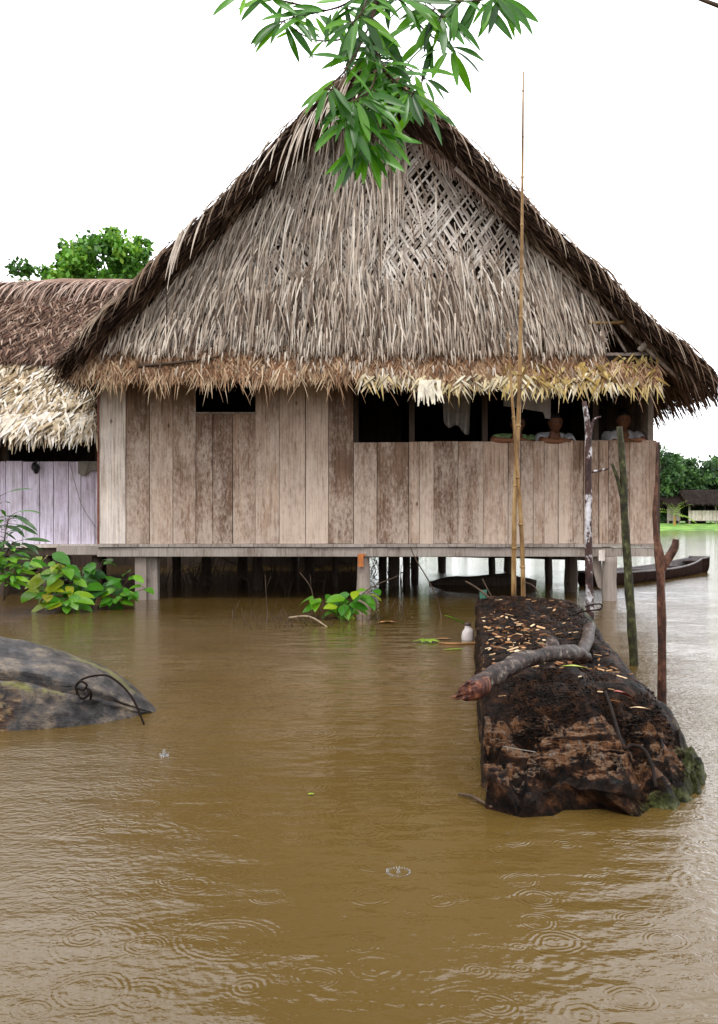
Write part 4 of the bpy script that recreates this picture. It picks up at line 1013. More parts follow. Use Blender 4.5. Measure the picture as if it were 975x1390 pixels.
fs = [(j * (nU + 1) + i, j * (nU + 1) + i + 1, (j + 1) * (nU + 1) + i + 1, (j + 1) * (nU + 1) + i) for j in range(nY) for i in range(nU)]
fs += [tuple(i for i in range(nU, -1, -1)), tuple(nY * (nU + 1) + i for i in range(nU + 1))]
q.v = vs; q.f = fs; q.t = tn
LB = V((.9, 4.6, 0))
big = empty('fallen_log', LB, 'big half sunken log covered in black dirt with a split brown near end', 'log')
q.build('log', logm, big, loc=LB)
def log_z(x_, Y):
    L_, R_ = logL(Y), logR(Y); ht = logtop(Y); f_ = (x_ - L_) / (R_ - L_)
    if f_ < .7: k = f_ / .7; return ht * (.93 + .07 * math.sin(k * 2.6)) - ht * .10 * k
    k = math.asin(min(1, (f_ - .7) / .3)) / 1.5708; return ht * .865 + (-.18 - ht * .865) * (1 - math.cos(k * 1.5708)) ** .9
q = MB()
def clump(q, p, s, tone=(0, 0, 0)):
    ico = [(0, 0, 1), (.9, 0, .4), (.3, .85, .4), (-.7, .5, .4), (-.7, -.5, .4), (.3, -.85, .4), (0, 0, -.6)]
    vs = [V(p) + V((a_[0] * s * U(.6, 1.3), a_[1] * s * U(.6, 1.3), a_[2] * s * U(.5, 1.1))) for a_ in ico]
    q.add(vs, [(0, 1, 2), (0, 2, 3), (0, 3, 4), (0, 4, 5), (0, 5, 1), (6, 2, 1), (6, 3, 2), (6, 4, 3), (6, 5, 4), (6, 1, 5)], tone)
for k in range(6500):
    Y = 3.08 + 4.1 * rnd.random() ** 1.5; f_ = U(.03, .82) if Y > 3.4 else U(.1, .8)
    if abs(Y - 4.0) < .12 and rnd.random() < .7: continue
    x_ = logL(Y) + (logR(Y) - logL(Y)) * f_; clump(q, (x_, Y, log_z(x_, Y) + .018 * noise.noise(V((x_ * 9, Y * 9, 0))) + U(-.008, .006)), U(.003, .0095), (0, U(-.2, .1), 0))
q.build('soil', logm, big, loc=LB, smooth=False)
chipm = thatch_mat('wood_chip', [(0, (.13, .05, .02)), (.4, (.42, .2, .08)), (.8, (.66, .44, .24)), (1, (.8, .64, .42))], .2)
q = MB()
for k in range(240):
    r_ = rnd.random()
    if r_ < .34: Y = rnd.gauss(4.02, .12); f_ = U(.05, .75)
    elif r_ < .8: Y = U(4.2, 5.7); f_ = min(.8, max(.04, rnd.gauss(.2, .15)))
    else: Y = U(3.2, 6.6); f_ = U(.05, .7)
    x_ = logL(Y) + (logR(Y) - logL(Y)) * f_; an = U(0, 6.28); s = U(.005, .018) * (1.8 if rnd.random() < .1 else 1); z_ = log_z(x_, Y) + U(.012, .03)
    a_ = V((math.cos(an), math.sin(an), U(-.3, .3))) * s; b_ = V((-math.sin(an), math.cos(an), U(-.3, .3))) * s * U(.15, .5); p = V((x_, Y, z_)); up = V((0, 0, .003))
    vs = [p - a_ - b_, p + a_ - b_ * .6, p + a_ * 1.1 + b_, p - a_ * .9 + b_]
    q.add(vs + [v + up for v in vs], [(0, 3, 2, 1), (4, 5, 6, 7), (0, 1, 5, 4), (1, 2, 6, 5), (2, 3, 7, 6), (3, 0, 4, 7)], T3())
tag(q.build('wood_chips', chipm, loc=LB, smooth=False), 'scattered pale wood chips lying on the dirt of the big log', 'wood chips', kind='stuff')
def on_log(px, py, lift=.008):
    for i in range(1200):
        Y = 2.78 + i * .004; p = P(px, py, Y)
        if logL(Y) < p.x < logR(Y) and p.z <= log_z(p.x, Y) + lift: return V((p.x, p.y, log_z(p.x, Y) + lift))
    return P(px, py, 3)
# branch lying across it
bo = P(700, 905, 3.4)
br = empty('broken_branch', bo, 'thick curved lichen spotted branch with a splintered red end lying across the big log', 'branch')
q = MB(); pts = [P(640, 938, 3.08), P(668, 918, 3.2), P(705, 899, 3.4), P(745, 888, 3.6), P(780, 886, 3.85), P(796, 893, 4.1)]
q.tube(pts, [.030, .034, .031, .031, .031, .024], 16, wob=.4, smooth=8); q.build('limb', M['bark_grey'], br, loc=bo)
q = MB(); q.tube([P(788, 889, 3.95), P(796, 872, 4.4), P(801, 852, 5.0)], [.027, .029, .032], 14, wob=.3, smooth=6); q.build('fork', M['bark_grey'], br, loc=bo)
q = MB(); q.tube([P(752, 889, 3.65), P(750, 872, 3.7), P(751, 868, 3.7)], [.034, .026, .02], 10, wob=.2); q.build('knot', M['bark_grey'], br, loc=bo)
q = MB(); e0 = P(645, 934, 3.09); dd = (P(614, 944, 3.0) - e0).normalized()
q.tube([P(655, 927, 3.13), P(640, 937, 3.08), P(630, 942, 3.05)], [.034, .031, .024], 14, wob=.5)
for k in range(60):
    an = U(0, 6.28); rr = U(.004, .030); up_ = V((0, 0, 1)); sd_ = dd.cross(up_).normalized()
    p = P(642, 936, 3.08) + sd_ * math.cos(an) * rr + up_ * math.sin(an) * rr; L = U(.03, .085) * (1.3 if math.sin(an) < 0 else .7)
    q.tube([p, p + dd * L * .6, p + dd * L], [U(.004, .009), .004, .0008], 4, smooth=1)
q.build('splintered_end', M['broken'], br, loc=bo)
# things on the log
def leafobj(name, p, d, L, wd, mt, label, cat='leaf', tone=(.9, .5, .5), nrm=V((0, 0, 1)), fold=.4, droop=.2, group=None):
    q = MB(); q.leaf(p, d, nrm, L, wd, tone, 1, fold, droop, 8)
    n_ = len(q.v); q.v += [(v[0], v[1], v[2] - .0015) for v in q.v]; q.f += [tuple(n_ + i for i in reversed(f)) for f in q.f]; q.t += q.t
    return tag(q.build(name, mt, loc=p), label, cat, group)
redleaf = simple('red_leaf', (.32, .05, .02), .35, .4, 12)
yel = simple('yellow_green_leaf', (.30, .36, .05), .4, .3, 12); brl = simple('brown_leaf', (.3, .15, .06), .6, .4, 25)
leafobj('dead_leaf', on_log(833, 938, .03), (1, .05, -.25), .075, .035, redleaf, 'curled dark red leaf on the dirt of the big log')
leafobj('long_leaf', on_log(800, 908, .03), (-1, .0, .2), .11, .028, yel, 'yellow-green leaf lying against the curved branch')
leafobj('dead_leaf', on_log(884, 963, .03), (-1, 0, .2), .075, .014, chipm, 'thin straw coloured sliver lying on the right of the big log')
q = MB(); q.tube([on_log(822, 940, .012), on_log(829, 960, .022), on_log(838, 990, .03), on_log(847, 1016, .035), on_log(858, 1012, .04), on_log(874, 1018, .04), on_log(885, 1040, .03), on_log(891, 1070, .01)], .0062, 8, smooth=6)
tag(q.build('bent_rod', M['metal'], loc=P(847, 1016, 3.05)), 'bent rusty iron rod snaking down the near end of the big log', 'rod')
q = MB(); q.tube([P(770, 842, 6.0), P(785, 832, 6.0), P(800, 829, 6.0), P(815, 827, 6.05), P(817, 821, 6.1), P(808, 820, 6.1), P(795, 824, 6.05)], .006, 6, smooth=6)
tag(q.build('wire_loop', M['metal'], loc=P(770, 842, 6)), 'dark looped wire sticking out from the right side of the log', 'wire')
q = MB(); q.tube([P(632, 789, 6.6), P(650, 800, 6.6), P(672, 818, 6.5), P(700, 841, 6.2)], [.006, .008, .009, .009], 6); q.tube([P(672, 818, 6.5), P(662, 800, 6.5), P(655, 786, 6.5)], .005, 6)
tag(q.build('bare_twig', M['twig'], loc=P(672, 818, 6.5)), 'bare twig leaning on the far end of the big log', 'twig')
q = MB(); q.tube([P(712, 790, 7.0), P(724, 795, 6.9), P(732, 808, 6.8), P(738, 832, 6.6)], .004, 6)
tag(q.build('bent_wire', M['twig'], loc=P(724, 795, 6.9)), 'thin bent wire beside the foot of the bamboo poles', 'wire')
q = MB(); q.tube([on_log(683, 1013, .03), on_log(703, 1017, .035), on_log(727, 1021, .03)], .0013, 5)
tag(q.build('cord', M['canvas'], loc=P(703, 1017, 2.96)), 'thin pale cord across the split end of the big log', 'cord')
q = MB(); q.tube([W(622, 1080) + V((0, 0, .005)), W(640, 1086) + V((0, 0, .012)), W(668, 1100) + V((0, 0, .01))], [.003, .005, .004], 6)
tag(q.build('floating_twig', M['twig'], loc=W(640, 1086)), 'short twig floating by the near corner of the big log', 'twig')
# mooring post with green cloth at the far left corner of the log
q = MB(); q.box(P(652, 842, 6.7) + V((0, 0, 0)), P(660, 800, 6.75), (.3, .2, .1), .005); tag(q.build('short_post', simple('green_wood', (.03, .09, .06)), loc=P(656, 842, 6.7)), 'short dark green post at the far left corner of the log', 'post')

# ------------------------------------------------------------------ left log
ll, n, l, b = mat('wet_grey_log'); a = attr(n, l)
t1 = tex(n, l, 9, 8, None, .7); t2 = tex(n, l, 1, 7, (9, 30, 40), .7); t3 = tex(n, l, 3, 5)
gr = ramp(n, [(.36, (.012, .010, .010)), (.48, (.05, .045, .045)), (.56, (.12, .095, .075)), (.66, (.24, .19, .135))]); l.new(t1.outputs[0], gr.inputs[0])
wd = ramp(n, [(.36, (.008, .004, .003)), (.46, (.05, .022, .013)), (.54, (.16, .09, .045)), (.66, (.38, .31, .17))]); l.new(t2.outputs[0], wd.inputs[0])
ms = ramp(n, [(.35, (.07, .065, .02)), (.65, (.20, .19, .06))]); l.new(t1.outputs[0], ms.inputs[0])
c = mixc(n, l, msk(a.outputs[0]), gr.outputs[0], wd.outputs[0]); c = mixc(n, l, msk(a.outputs[1], .55), c, ms.outputs[0])
l.new(c, b.inputs['Base Color']); b.inputs['Roughness'].default_value = .33; b.inputs['Specular IOR Level'].default_value = .35; bump(n, l, b, mth(n, l, 'ADD', t1.outputs[0], t2.outputs[0]), 1.0, .03)
q = MB(); nX, nA = 200, 90; vs = []; tn = []
for i in range(nX + 1):
    s = i / nX; X = -.90 - 2.4 * s                       # from the tip to the left, out of frame
    hgt = .40 * (1 - math.exp(-((-.90 - X) / .40))) ** 1.0
    rw = .50 * (1 - math.exp(-((-.90 - X) / .22)))
    cy = 4.23 + .10 * s
    for k in range(nA + 1):
        th = math.pi * (k / nA) * 1.16 - .25               # from the near water line over the top to the far side
        yy = cy - math.cos(th) * rw; zz = math.sin(th) * hgt - .02
        nse = fbm((X * 4, yy * 4, zz * 4), 5)
        z0 = zz; zz += .018 * nse; fr = smooth(.9, .4, th)       # near flank: split, hollow wood
        gro = math.exp(-((th - .82 - .12 * fbm((X * 3, 0, 0), 2)) / .05) ** 2); zz -= .035 * gro * smooth(-1.0, -1.15, X); yy += .05 * gro
        if th < .75: yy += .05 * abs(fbm((X * 5, 0, zz * 8), 3)) + .03 * smooth(.75, .5, th)
        g2 = math.exp(-((th - 1.35 - .1 * math.sin(X * 5)) / .035) ** 2) * smooth(-1.35, -1.5, X); zz -= .02 * g2
        vs.append((X, yy, zz)); tn.append((.85 * fr * smooth(-1.1, -1.75, X) + .5 * gro, .62 * math.exp(-((th - 1.75) / .3) ** 2) + .45 * math.exp(-((th - .7) / .12) ** 2), 0))
q.v = vs; q.t = tn; q.f = [(i * (nA + 1) + k, (i + 1) * (nA + 1) + k, (i + 1) * (nA + 1) + k + 1, i * (nA + 1) + k + 1) for i in range(nX) for k in range(nA)]
q.f += [tuple(nX * (nA + 1) + k for k in range(nA + 1))]
tag(q.build('grey_log', ll, loc=(-1.6, 4.25, 0)), 'smooth wet grey log with a pointed end lying in the water at the left', 'log')
yl = 3.98
q = MB(); q.tube([P(108, 945, yl), P(103, 932, yl), P(112, 922, yl), P(130, 917, yl - .02), P(148, 918, yl - .05), P(168, 933, yl - .08), P(183, 953, yl - .1), P(196, 984, yl - .12)], .0045, 7, smooth=6)
q.tube([P(104, 930, yl), P(110, 925, yl - .02), P(118, 930, yl - .03), P(113, 937, yl - .02), P(106, 935, yl), P(105, 943, yl), P(113, 948, yl - .02), P(121, 942, yl - .03), P(119, 935, yl - .02), P(124, 940, yl - .02), P(123, 949, yl)], .005, 7, smooth=6)
tag(q.build('coiled_wire', M['metal'], loc=P(110, 940, yl)), 'black wire curled on the grey log with one end arching into the water', 'wire')

# ------------------------------------------------------------------ canoe
cn0 = V((3.0, 12.1, 0)); cn1 = V((5.62, 15.4, 0)); cd = (cn1 - cn0); CLn = cd.length; cd.normalize(); cs = V((cd.y, -cd.x, 0))
can = empty('wooden_canoe', (cn0 + cn1) / 2, 'long dark wooden canoe with plank seats moored at the right of the house', 'canoe')
CO = can.location.copy()
hullm = simple('canoe_wood', (.026, .014, .011), .8, .35, 8, .02); inm = simple('canoe_inside', (.16, .145, .145), .6, .35, 8, .1)  # inside colour is paled to stand in for light reflected off wet wood
def hw(t_): return .31 * (math.sin(math.pi * min(1, max(0, t_ * .86 + .12))) ** .55) if t_ < 1 else .18
def hz(t_): return .15 + .10 * (2 * t_ - 1) ** 2 * (1 if t_ > .5 else .3)
def hull(inner_):
    q = MB(); nT, nK = 40, 12; vs = []; th = .022 if inner_ else 0
    for i in range(nT + 1):
        t_ = i / nT; c = cn0 + cd * CLn * (t_ * (1 - 2 * th / CLn) + th / CLn); wv = hw(t_) - th; zt_ = hz(t_)
        for k in range(nK + 1):
            a_ = math.pi * k / nK; y_ = -math.cos(a_); prof = math.sin(a_) ** .55
            vs.append(c + cs * wv * y_ + V((0, 0, zt_ - (zt_ + .07 - th) * prof)))
    q.add(vs, [(i * (nK + 1) + k, (i + 1) * (nK + 1) + k, (i + 1) * (nK + 1) + k + 1, i * (nK + 1) + k + 1) for i in range(nT) for k in range(nK)] + [tuple(range(nK + 1)), tuple(nT * (nK + 1) + k for k in range(nK, -1, -1))])
    return q
hull(False).build('hull', hullm, can, loc=CO)
hull(True).build('inside', inm, can, loc=CO)
q = MB()
for s in (-1, 1):
    pts = []
    for i in range(21):
        t_ = i / 20; pts.append(cn0 + cd * CLn * t_ + cs * s * (hw(t_) - .011) + V((0, 0, hz(t_))))
    q.tube(pts, .016, 6, smooth=1)
for t_ in (0, 1):
    q.tube([cn0 + cd * CLn * t_ + cs * (-hw(t_)) + V((0, 0, hz(t_))), cn0 + cd * CLn * t_ + cs * hw(t_) + V((0, 0, hz(t_)))], .016, 6)
q.build('gunwale', inm, can, loc=CO)
for t_, wd in ((.25, .12), (.5, .14), (.72, .14), (.93, .3)):
    q = MB(); c = cn0 + cd * CLn * t_; hh = hw(t_) - .03; z_ = hz(t_) - .05
    a_ = [c + cs * s1 * hh + cd * s2 * wd / 2 for s1, s2 in ((-1, -1), (1, -1), (1, 1), (-1, 1))]
    q.add([v + V((0, 0, z_)) for v in a_] + [v + V((0, 0, z_ + .02)) for v in a_], [(3, 2, 1, 0), (4, 5, 6, 7), (0, 1, 5, 4), (1, 2, 6, 5), (2, 3, 7, 6), (3, 0, 4, 7)])
    q.build('seat', hullm, can, loc=CO, smooth=False)
# sunken canoe and logs under the house
q = MB(); q.tube([(.95, 12.5, -.02), (1.3, 12.4, .03), (1.8, 12.2, .06), (2.3, 12.1, .0)], [.06, .09, .11, .08], 12, wob=.5); tag(q.build('dark_log', M['darkwood'], loc=(2, 11.9, 0)), 'dark floating log in the shade under the house', 'log')
q = MB(); q.tube([(.0, 14.0, .35), (1.8, 13.6, .38), (3.4, 13.4, .33)], [.05, .07, .06], 10, wob=.3); tag(q.build('dark_log', M['darkwood'], loc=(1.8, 13.6, .3)), 'long dark pole hanging just below the floor of the house', 'pole')
q = MB()
for k in range(130):
    x_ = U(-2.6, .6); y_ = U(11, 15.5); L = U(.1, .5)
    q.tube([(x_, y_, -.03), (x_ + U(-.15, .15), y_ + U(-.1, .1), L * .6), (x_ + U(-.3, .3), y_, min(.44, L))], [.008, .006, .002], 4, smooth=1)
tag(q.build('brush', M['darkwood'], loc=(-1, 13, 0)), 'dark tangle of dead brush in the shade under the left half of the house', 'brush', kind='stuff')
# dark shed behind the left part of the house
sp = V((-3, 17.6, 0)); shd = empty('back_shed', sp, 'dark plank shed standing in the water in the gloom behind the house', 'shed')
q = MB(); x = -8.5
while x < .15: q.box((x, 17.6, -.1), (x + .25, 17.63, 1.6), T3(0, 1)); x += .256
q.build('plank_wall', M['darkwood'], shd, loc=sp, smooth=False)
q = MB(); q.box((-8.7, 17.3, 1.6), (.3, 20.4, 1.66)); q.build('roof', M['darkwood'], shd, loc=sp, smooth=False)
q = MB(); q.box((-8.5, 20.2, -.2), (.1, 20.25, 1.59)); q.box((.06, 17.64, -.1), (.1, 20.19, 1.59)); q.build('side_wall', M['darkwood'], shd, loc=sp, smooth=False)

# ------------------------------------------------------------------ plants by the house
def bushy(name, base, stems, label, cat, mt, leafL, leafW, tr, per=9, shape=.8, stemr=.006, seed=1, drp=(.4, 1.2)):
    global rnd
    keep = rnd; rnd = random.Random(seed); o = empty(name, base, label, cat); qs = MB(); ql = MB()
    for st in stems:
        st = [V(s) for s in st]; qs.tube(st, [stemr * (1 - .6 * i / (len(st) - 1)) for i in range(len(st))], 6)
        for k in range(per):
            t_ = .3 + .7 * (k + .5) / per; f_ = t_ * (len(st) - 1); i = min(int(f_), len(st) - 2); p = st[i].lerp(st[i + 1], f_ - i)
            an = k * 2.4 + U(0, 1); d = V((math.cos(an), math.sin(an) - .35, U(-.1, .6))).normalized(); L = U(*leafL)
            pe = p + d * L * .3; qs.tube([p, pe], stemr * .35, 5, smooth=1)
            ql.leaf(pe, d + V((0, 0, -.2)), (V((0, -.6, 1)) + V((U(-.4, .4), U(-.4, .4), 0))).normalized(), L, L * U(*leafW), (U(*tr), .5, .5), shape, U(-.1, .35), U(*drp))
    qs.build('stem', M['twig'], o, loc=base); ql.build('foliage', mt, o, loc=base); rnd = keep; return o
YP = 9.0
def S(*pts): return [P(a_, b_, c_) for a_, b_, c_ in pts]
bushy('broadleaf_shrub', W(80, 826), [S((85, 830, YP), (70, 790, YP), (62, 750, YP)), S((90, 830, YP), (95, 790, YP - .1), (80, 765, YP - .1)), S((95, 835, YP), (75, 810, YP - .2), (50, 805, YP - .3)), S((95, 832, YP), (90, 820, YP - .3), (88, 812, YP - .3))],
      'yellow-green broad leaved shrub rising from the water at the corner of the two houses', 'shrub', M['bush'], (.13, .25), (.45, .62), (.35, .97), 14, .75, seed=3)
bushy('broadleaf_shrub', W(130, 828), [S((125, 830, YP + .2), (130, 790, YP + .2), (140, 760, YP + .2)), S((120, 830, YP + .2), (110, 800, YP + .1), (115, 770, YP + .2)), S((128, 830, YP + .2), (145, 810, YP + .1), (150, 800, YP + .1))],
      'darker green broad leaved shrub between the yellow-green one and the stilt', 'shrub', M['bush'], (.15, .25), (.5, .65), (.0, .45), 11, .75, seed=5)
bushy('leafy_sprig', W(160, 825), [S((150, 826, YP), (165, 800, YP), (180, 775, YP)), S((155, 826, YP), (175, 808, YP), (200, 798, YP)), S((150, 826, YP), (160, 815, YP), (155, 808, YP))],
      'bright green leafy sprig in front of the left stilt', 'shrub', M['bush'], (.11, .18), (.42, .55), (.3, .75), 7, .8, .005, 9)
bushy('leafy_sprig', W(470, 845), [S((455, 848, 8.2), (470, 825, 8.2), (487, 800, 8.2)), S((450, 846, 8.2), (440, 820, 8.2), (430, 812, 8.2)), S((455, 848, 8.2), (460, 830, 8.1), (470, 818, 8.1)), S((458, 848, 8.2), (485, 815, 8.2), (508, 800, 8.2))],
      'small broad leaved plant sprouting from the water before the middle stilt', 'shrub', M['bush'], (.12, .2), (.5, .62), (.0, .93), 8, .75, .006, 12)
bushy('long_leaf_plant', P(0, 800, 8.6), [S((-8, 815, 8.6), (-5, 730, 8.6), (0, 672, 8.6)), S((-5, 815, 8.6), (10, 750, 8.6), (22, 735, 8.6)), S((-20, 815, 8.6), (-30, 740, 8.6), (-35, 690, 8.6)), S((-5, 810, 8.5), (8, 720, 8.5), (14, 700, 8.5))],
      'tall narrow leaved plant at the left edge in front of the lavender wall', 'plant', M['darkbush'], (.15, .26), (.15, .21), (.2, .9), 22, 1, .008, 15, (.2, .9))
bushy('long_leaf_plant', P(10, 800, 8.4), [S((5, 815, 8.4), (10, 770, 8.4), (15, 745, 8.4)), S((5, 815, 8.4), (25, 775, 8.4), (35, 760, 8.4)), S((-5, 815, 8.4), (-12, 770, 8.4), (-15, 750, 8.4)), S((5, 815, 8.4), (8, 790, 8.3), (18, 780, 8.3))],
      'bright green low plant at the left edge of the water', 'plant', M['bush'], (.12, .18), (.3, .4), (.3, .8), 17, .9, .006, 17, (.2, .8))
bushy('dark_shrub', P(-50, 790, 11), [S((-80, 800, 11), (-60, 760, 11), (-30, 755, 11)), S((-40, 800, 11), (-20, 770, 11), (10, 765, 11)), S((-60, 800, 11), (30, 785, 11), (60, 775, 11))],
      'dark shrub in the shade under the lavender house', 'shrub', M['darkbush'], (.12, .2), (.4, .5), (0, .6), 10, .9, .008, 19)
# twigs standing in the water
tw = [('long leaning', [W(608, 868) - V((0, 0, .05)), P(600, 840, 8.3), P(588, 800, 8.3), P(565, 760, 8.3), P(557, 742, 8.3)], .008, 'long thin twig leaning left out of the water before the dark gap'),
      ('', [W(558, 872) - V((0, 0, .05)), P(553, 850, 8.1), P(541, 815, 8.1)], .006, 'short straight twig left of the long leaning one'),
      ('', [W(362, 855) - V((0, 0, .03)), P(363, 835, 8.0), P(361, 800, 8.0), P(360, 780, 8.0)], .005, 'upright twig standing in the shade left of the sprouting plant'),
      ('', [W(385, 856) - V((0, 0, .03)), P(392, 840, 8.0)], .007, 'stub of a twig at the end of the floating branch'),
      ('', [W(315, 848) - V((0, 0, .03)), P(316, 832, 8.4), P(315, 822, 8.4)], .006, 'small dead stub near the middle of the left water'),
      ('', [W(340, 848) - V((0, 0, .03)), P(342, 835, 8.4), P(339, 818, 8.4)], .005, 'thin stub standing between two others left of the upright twig'),
      ('', [P(425, 830, 8.4), P(423, 800, 8.4), P(407, 777, 8.4)], .007, 'pale bent stick leaning left beside the sprouting plant'),
      ('', [P(475, 826, 8.2), P(500, 800, 8.2), P(535, 784, 8.2), P(540, 782, 8.2)], .006, 'curved stick reaching right above the sprouting plant')]
for _, pts, r_, lab in tw:
    q = MB(); q.tube(pts, [r_ * (1 - .5 * i / (len(pts) - 1)) for i in range(len(pts))], 6, wob=.3)
    p0 = pts[-1]; q.tube([V(pts[-2]), V(pts[-2]).lerp(V(p0), .6) + V((.05, 0, .04))], [r_ * .4, r_ * .2], 5)
    tag(q.build('dead_twig', M['twig'], loc=pts[0]), lab, 'twig')
q = MB(); q.tube([W(392, 842) + V((0, 0, .02)), W(420, 845) + V((0, 0, .05)), W(444, 851) + V((0, 0, .0))], [.010, .009, .006], 7, wob=.3); tag(q.build('floating_branch', simple('pale_stick', (.26, .20, .13)), loc=W(420, 845)), 'pale thin branch floating on the water left of the sprouting plant', 'branch')
q = MB()
for k in range(90):
    px = 300 + rnd.gauss(120, 55); py = rnd.gauss(842, 6); p = W(px, py); L = U(.05, .2)
    q.tube([p + V((0, 0, -.01)), p + V((U(-.1, .1), U(-.05, .05), L * U(.2, 1)))], [.004, .0015], 4, smooth=1)
tag(q.build('twig_debris', M['twig'], loc=W(420, 842)), 'tangle of fine dead twigs around the sprouting plant', 'twigs', kind='stuff')
# floating bits
bt = W(635, 868); bo_ = empty('plastic_bottle', bt, 'small whitish bottle floating upright left of the big log', 'bottle')
q = MB(); q.tube([bt - V((0, 0, .06)), bt + V((0, 0, .02)), bt + V((.003, 0, .06)), bt + V((0, 0, .085)), bt + V((0, 0, .10))], [.04, .046, .04, .022, .02], 14); q.build('bottle_body', rgbm('milky_plastic', (.5, .44, .42), .3), bo_, loc=bt)
q = MB(); q.tube([bt + V((0, 0, .101)), bt + V((0, 0, .12))], .023, 12); q.build('cap', rgbm('dark_cap', (.08, .05, .05), .5), bo_, loc=bt)
leafobj('floating_leaf', W(603, 862) + V((0, 0, .15)), (1, .1, -.35), .22, .04, M['mango'], 'narrow green leaf arching over the water by the white bottle')
def wl(px, py): return W(px, py) + V((0, 0, .006))
leafobj('floating_leaf', wl(600, 883), (1, .3, 0), .17, .03, M['palm'], 'yellow-green narrow leaf floating left of the big log', droop=0, fold=.1)
leafobj('floating_leaf', wl(590, 868), (1, .0, 0), .13, .05, brl, 'orange-brown leaf floating between twig and bottle', droop=0, fold=.1)
leafobj('floating_leaf', wl(513, 846), (1, .1, 0), .16, .07, brl, 'brown curled leaf floating right of the sprouting plant', droop=0, fold=.3)
leafobj('floating_leaf', wl(418, 1080), (1, .1, 0), .02, .012, M['palm'], 'tiny yellow leaf floating alone in the open water', droop=0, fold=.1)
q = MB(); c = wl(580, 872)
for k in range(9): q.leaf(c, (math.cos(k * .7), math.sin(k * .7), .35), V((0, 0, 1)), U(.08, .12), .035, (U(.2, .9), .5, .5), .9, .2, .5)
tag(q.build('water_plant', M['palm'], loc=c), 'small bright green rosette plant floating by the foot of the long twig', 'plant')
q = MB(); q.tube([wl(596, 874), wl(620, 875), wl(645, 874), wl(660, 873)], [.006, .008, .008, .005], 6, wob=.3); tag(q.build('floating_stick', brl, loc=wl(620, 875)), 'brown stick floating between the rosette and the big log', 'stick')
# raindrop splashes
gl, n, l, b = mat('splash_water'); b.inputs['Base Color'].default_value = (.9, .92, .95, 1); b.inputs['Roughness'].default_value = .08; b.inputs['Transmission Weight'].default_value = .92; b.inputs['IOR'].default_value = 1.33
c = W(223, 1026); q = MB(); q.tube([c - V((0, 0, .005)), c + V((0, 0, .006)), c + V((0, 0, .016)), c + V((.001, 0, .026))], [.018, .011, .006, .0015], 12)
for k in range(9): a_ = k * .7; q.tube([c + V((math.cos(a_) * .012, math.sin(a_) * .012, 0)), c + V((math.cos(a_) * .019, math.sin(a_) * .019, U(.006, .014)))], [.003, .0008], 6)
tag(q.build('raindrop_splash', gl, loc=c), 'pointed raindrop splash in the open water at the left', 'splash')
c = W(541, 1184); q = MB()
for k in range(26): a_ = k * .2417; q.tube([c + V((math.cos(a_) * .026, math.sin(a_) * .026, -.002)), c + V((math.cos(a_) * .031, math.sin(a_) * .031, U(.002, .007)))], [.0028, .0006], 6)
q.tube([c - V((0, 0, .003)), c + V((0, 0, .004)), c + V((.001, 0, .010))], [.008, .004, .001], 8)
tag(q.build('raindrop_splash', gl, loc=c), 'round crown shaped raindrop splash in the middle foreground', 'splash')

# ------------------------------------------------------------------ overhanging branch close to the camera
YM = 3.0
ob = P(505, -60, YM); hb = empty('hanging_branch', ob, 'leafy green branch with long narrow leaves hanging into the top of the view', 'branch')
qs = MB(); ql = MB(); rl = random.Random(11)
def sprig(path, n_, Lr=(.12, .19), r0=.004, yj=.15, spread=1.0, tipn=6, from_=0.15, down=.5):
    path = [P(a_, b_, YM + c_) for a_, b_, c_ in path]; qs.tube(path, [r0 * (1 - .6 * i / (len(path) - 1)) for i in range(len(path))], 6)
    def lf(p, d, L):
        nn = V((rl.uniform(-.5, .5), -1 + rl.uniform(-.3, .5), rl.uniform(-.1, .8))).normalized()
        qs.tube([p, p + d * .014], .0015, 5, smooth=1); ql.leaf(p + d * .014, d, nn, L, L * rl.uniform(.15, .21), (min(1, max(0, rl.gauss(.5, .28))), .5, .5), .9, rl.uniform(.1, .5), rl.uniform(.1, .8), 8)
    for k in range(n_):
        f_ = (from_ + (1 - from_) * rl.random()) * (len(path) - 1); i = min(int(f_), len(path) - 2); p = path[i].lerp(path[i + 1], f_ - i)
        an = rl.uniform(0, 6.28); d = V((math.cos(an) * spread, rl.uniform(-.5, .5), math.sin(an) * .6 - down)).normalized(); lf(p, d, rl.uniform(*Lr))
    tp = path[-1]; td = (path[-1] - path[-2]).normalized()
    for k in range(tipn):
        an = (k + rl.uniform(-.3, .3)) / max(1, tipn) * 6.28; d = (td * .35 + V((math.cos(an), .4 * math.sin(an), -.25 + .5 * math.sin(an)))+ V((0, 0, -down * .6))).normalized(); lf(tp, d, rl.uniform(*Lr))
sprig([(508, -60, 0), (512, 0, 0), (503, 30, 0), (508, 65, 0), (516, 90, 0), (512, 135, 0), (505, 188, 0)], 46, r0=.010, tipn=7, from_=.3, Lr=(.09, .17))
sprig([(512, 10, 0), (490, 60, -.05), (465, 100, -.1), (445, 118, -.1)], 16, tipn=5, Lr=(.09, .14))
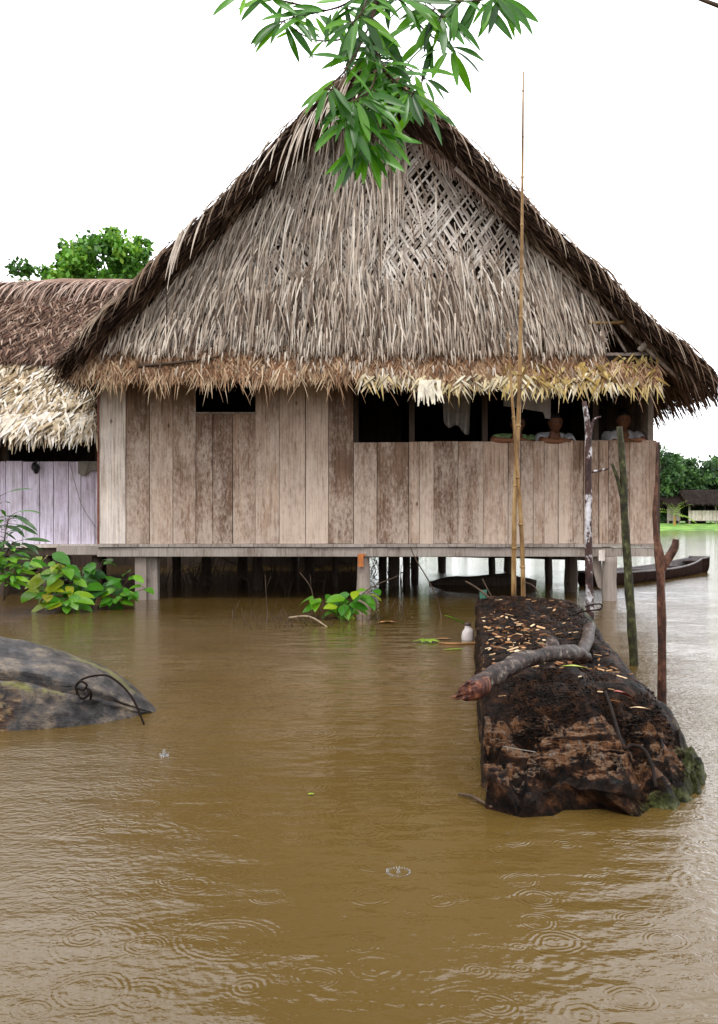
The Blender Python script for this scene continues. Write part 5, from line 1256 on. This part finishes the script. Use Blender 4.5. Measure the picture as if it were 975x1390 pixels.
sprig([(508, 65, 0), (540, 85, .05), (575, 105, .1)], 17, tipn=5, Lr=(.09, .16))
sprig([(512, 100, 0), (500, 125, -.05), (480, 135, -.05)], 10, tipn=5, Lr=(.12, .17))
sprig([(516, 90, 0), (545, 118, .0), (558, 125, 0)], 9, tipn=5, Lr=(.10, .15))
sprig([(512, 130, 0), (490, 150, -.03), (468, 165, -.05)], 8, tipn=5, Lr=(.10, .16))
sprig([(508, 150, 0), (500, 180, .03), (497, 196, .03)], 5, tipn=5, Lr=(.12, .18), down=.8)
sprig([(516, 90, 0), (550, 130, .05), (572, 142, .06)], 8, tipn=4, Lr=(.09, .15))
sprig([(506, -20, 0), (470, 5, .05), (440, 15, .1), (405, 22, .1), (385, 28, .1)], 22, tipn=6, Lr=(.09, .15))
sprig([(440, 15, .1), (400, 5, .12), (360, -4, .1), (335, -8, .1)], 10, tipn=4, Lr=(.09, .14), down=.3)
sprig([(470, 5, .05), (475, 48, .1), (430, 55, .1), (400, 40, .1)], 3, tipn=2, Lr=(.06, .09), down=.2)
sprig([(512, -10, 0), (545, 0, .05), (580, 4, .1), (600, 20, .1)], 22, tipn=6, Lr=(.10, .17), from_=.05)
sprig([(545, 0, .05), (575, 40, .15), (605, 62, .15), (612, 66, .15)], 9, tipn=4, Lr=(.10, .17))
sprig([(580, 4, .1), (620, 2, .1), (655, 0, .1), (672, -6, .1)], 9, tipn=5, Lr=(.10, .17), down=.8)
sprig([(620, -30, .1), (660, -18, .1), (680, -4, .1)], 5, tipn=5, Lr=(.12, .16), down=.9)
sprig([(500, -30, 0), (495, 10, -.05), (480, 30, -.05)], 18, tipn=4, Lr=(.09, .15))
qs.build('twig', M['twig'], hb, loc=ob); ql.build('foliage', M['mango'], hb, loc=ob)
q = MB(); tp = P(960, -12, 2.5); q.tube([P(1010, 22, 2.5), P(975, 8, 2.5), P(940, -6, 2.5), P(900, -30, 2.5)], [.006, .006, .005, .004], 7)
tag(q.build('bare_bough', M['twig'], loc=tp), 'dark bare bough just entering the top right corner', 'bough')
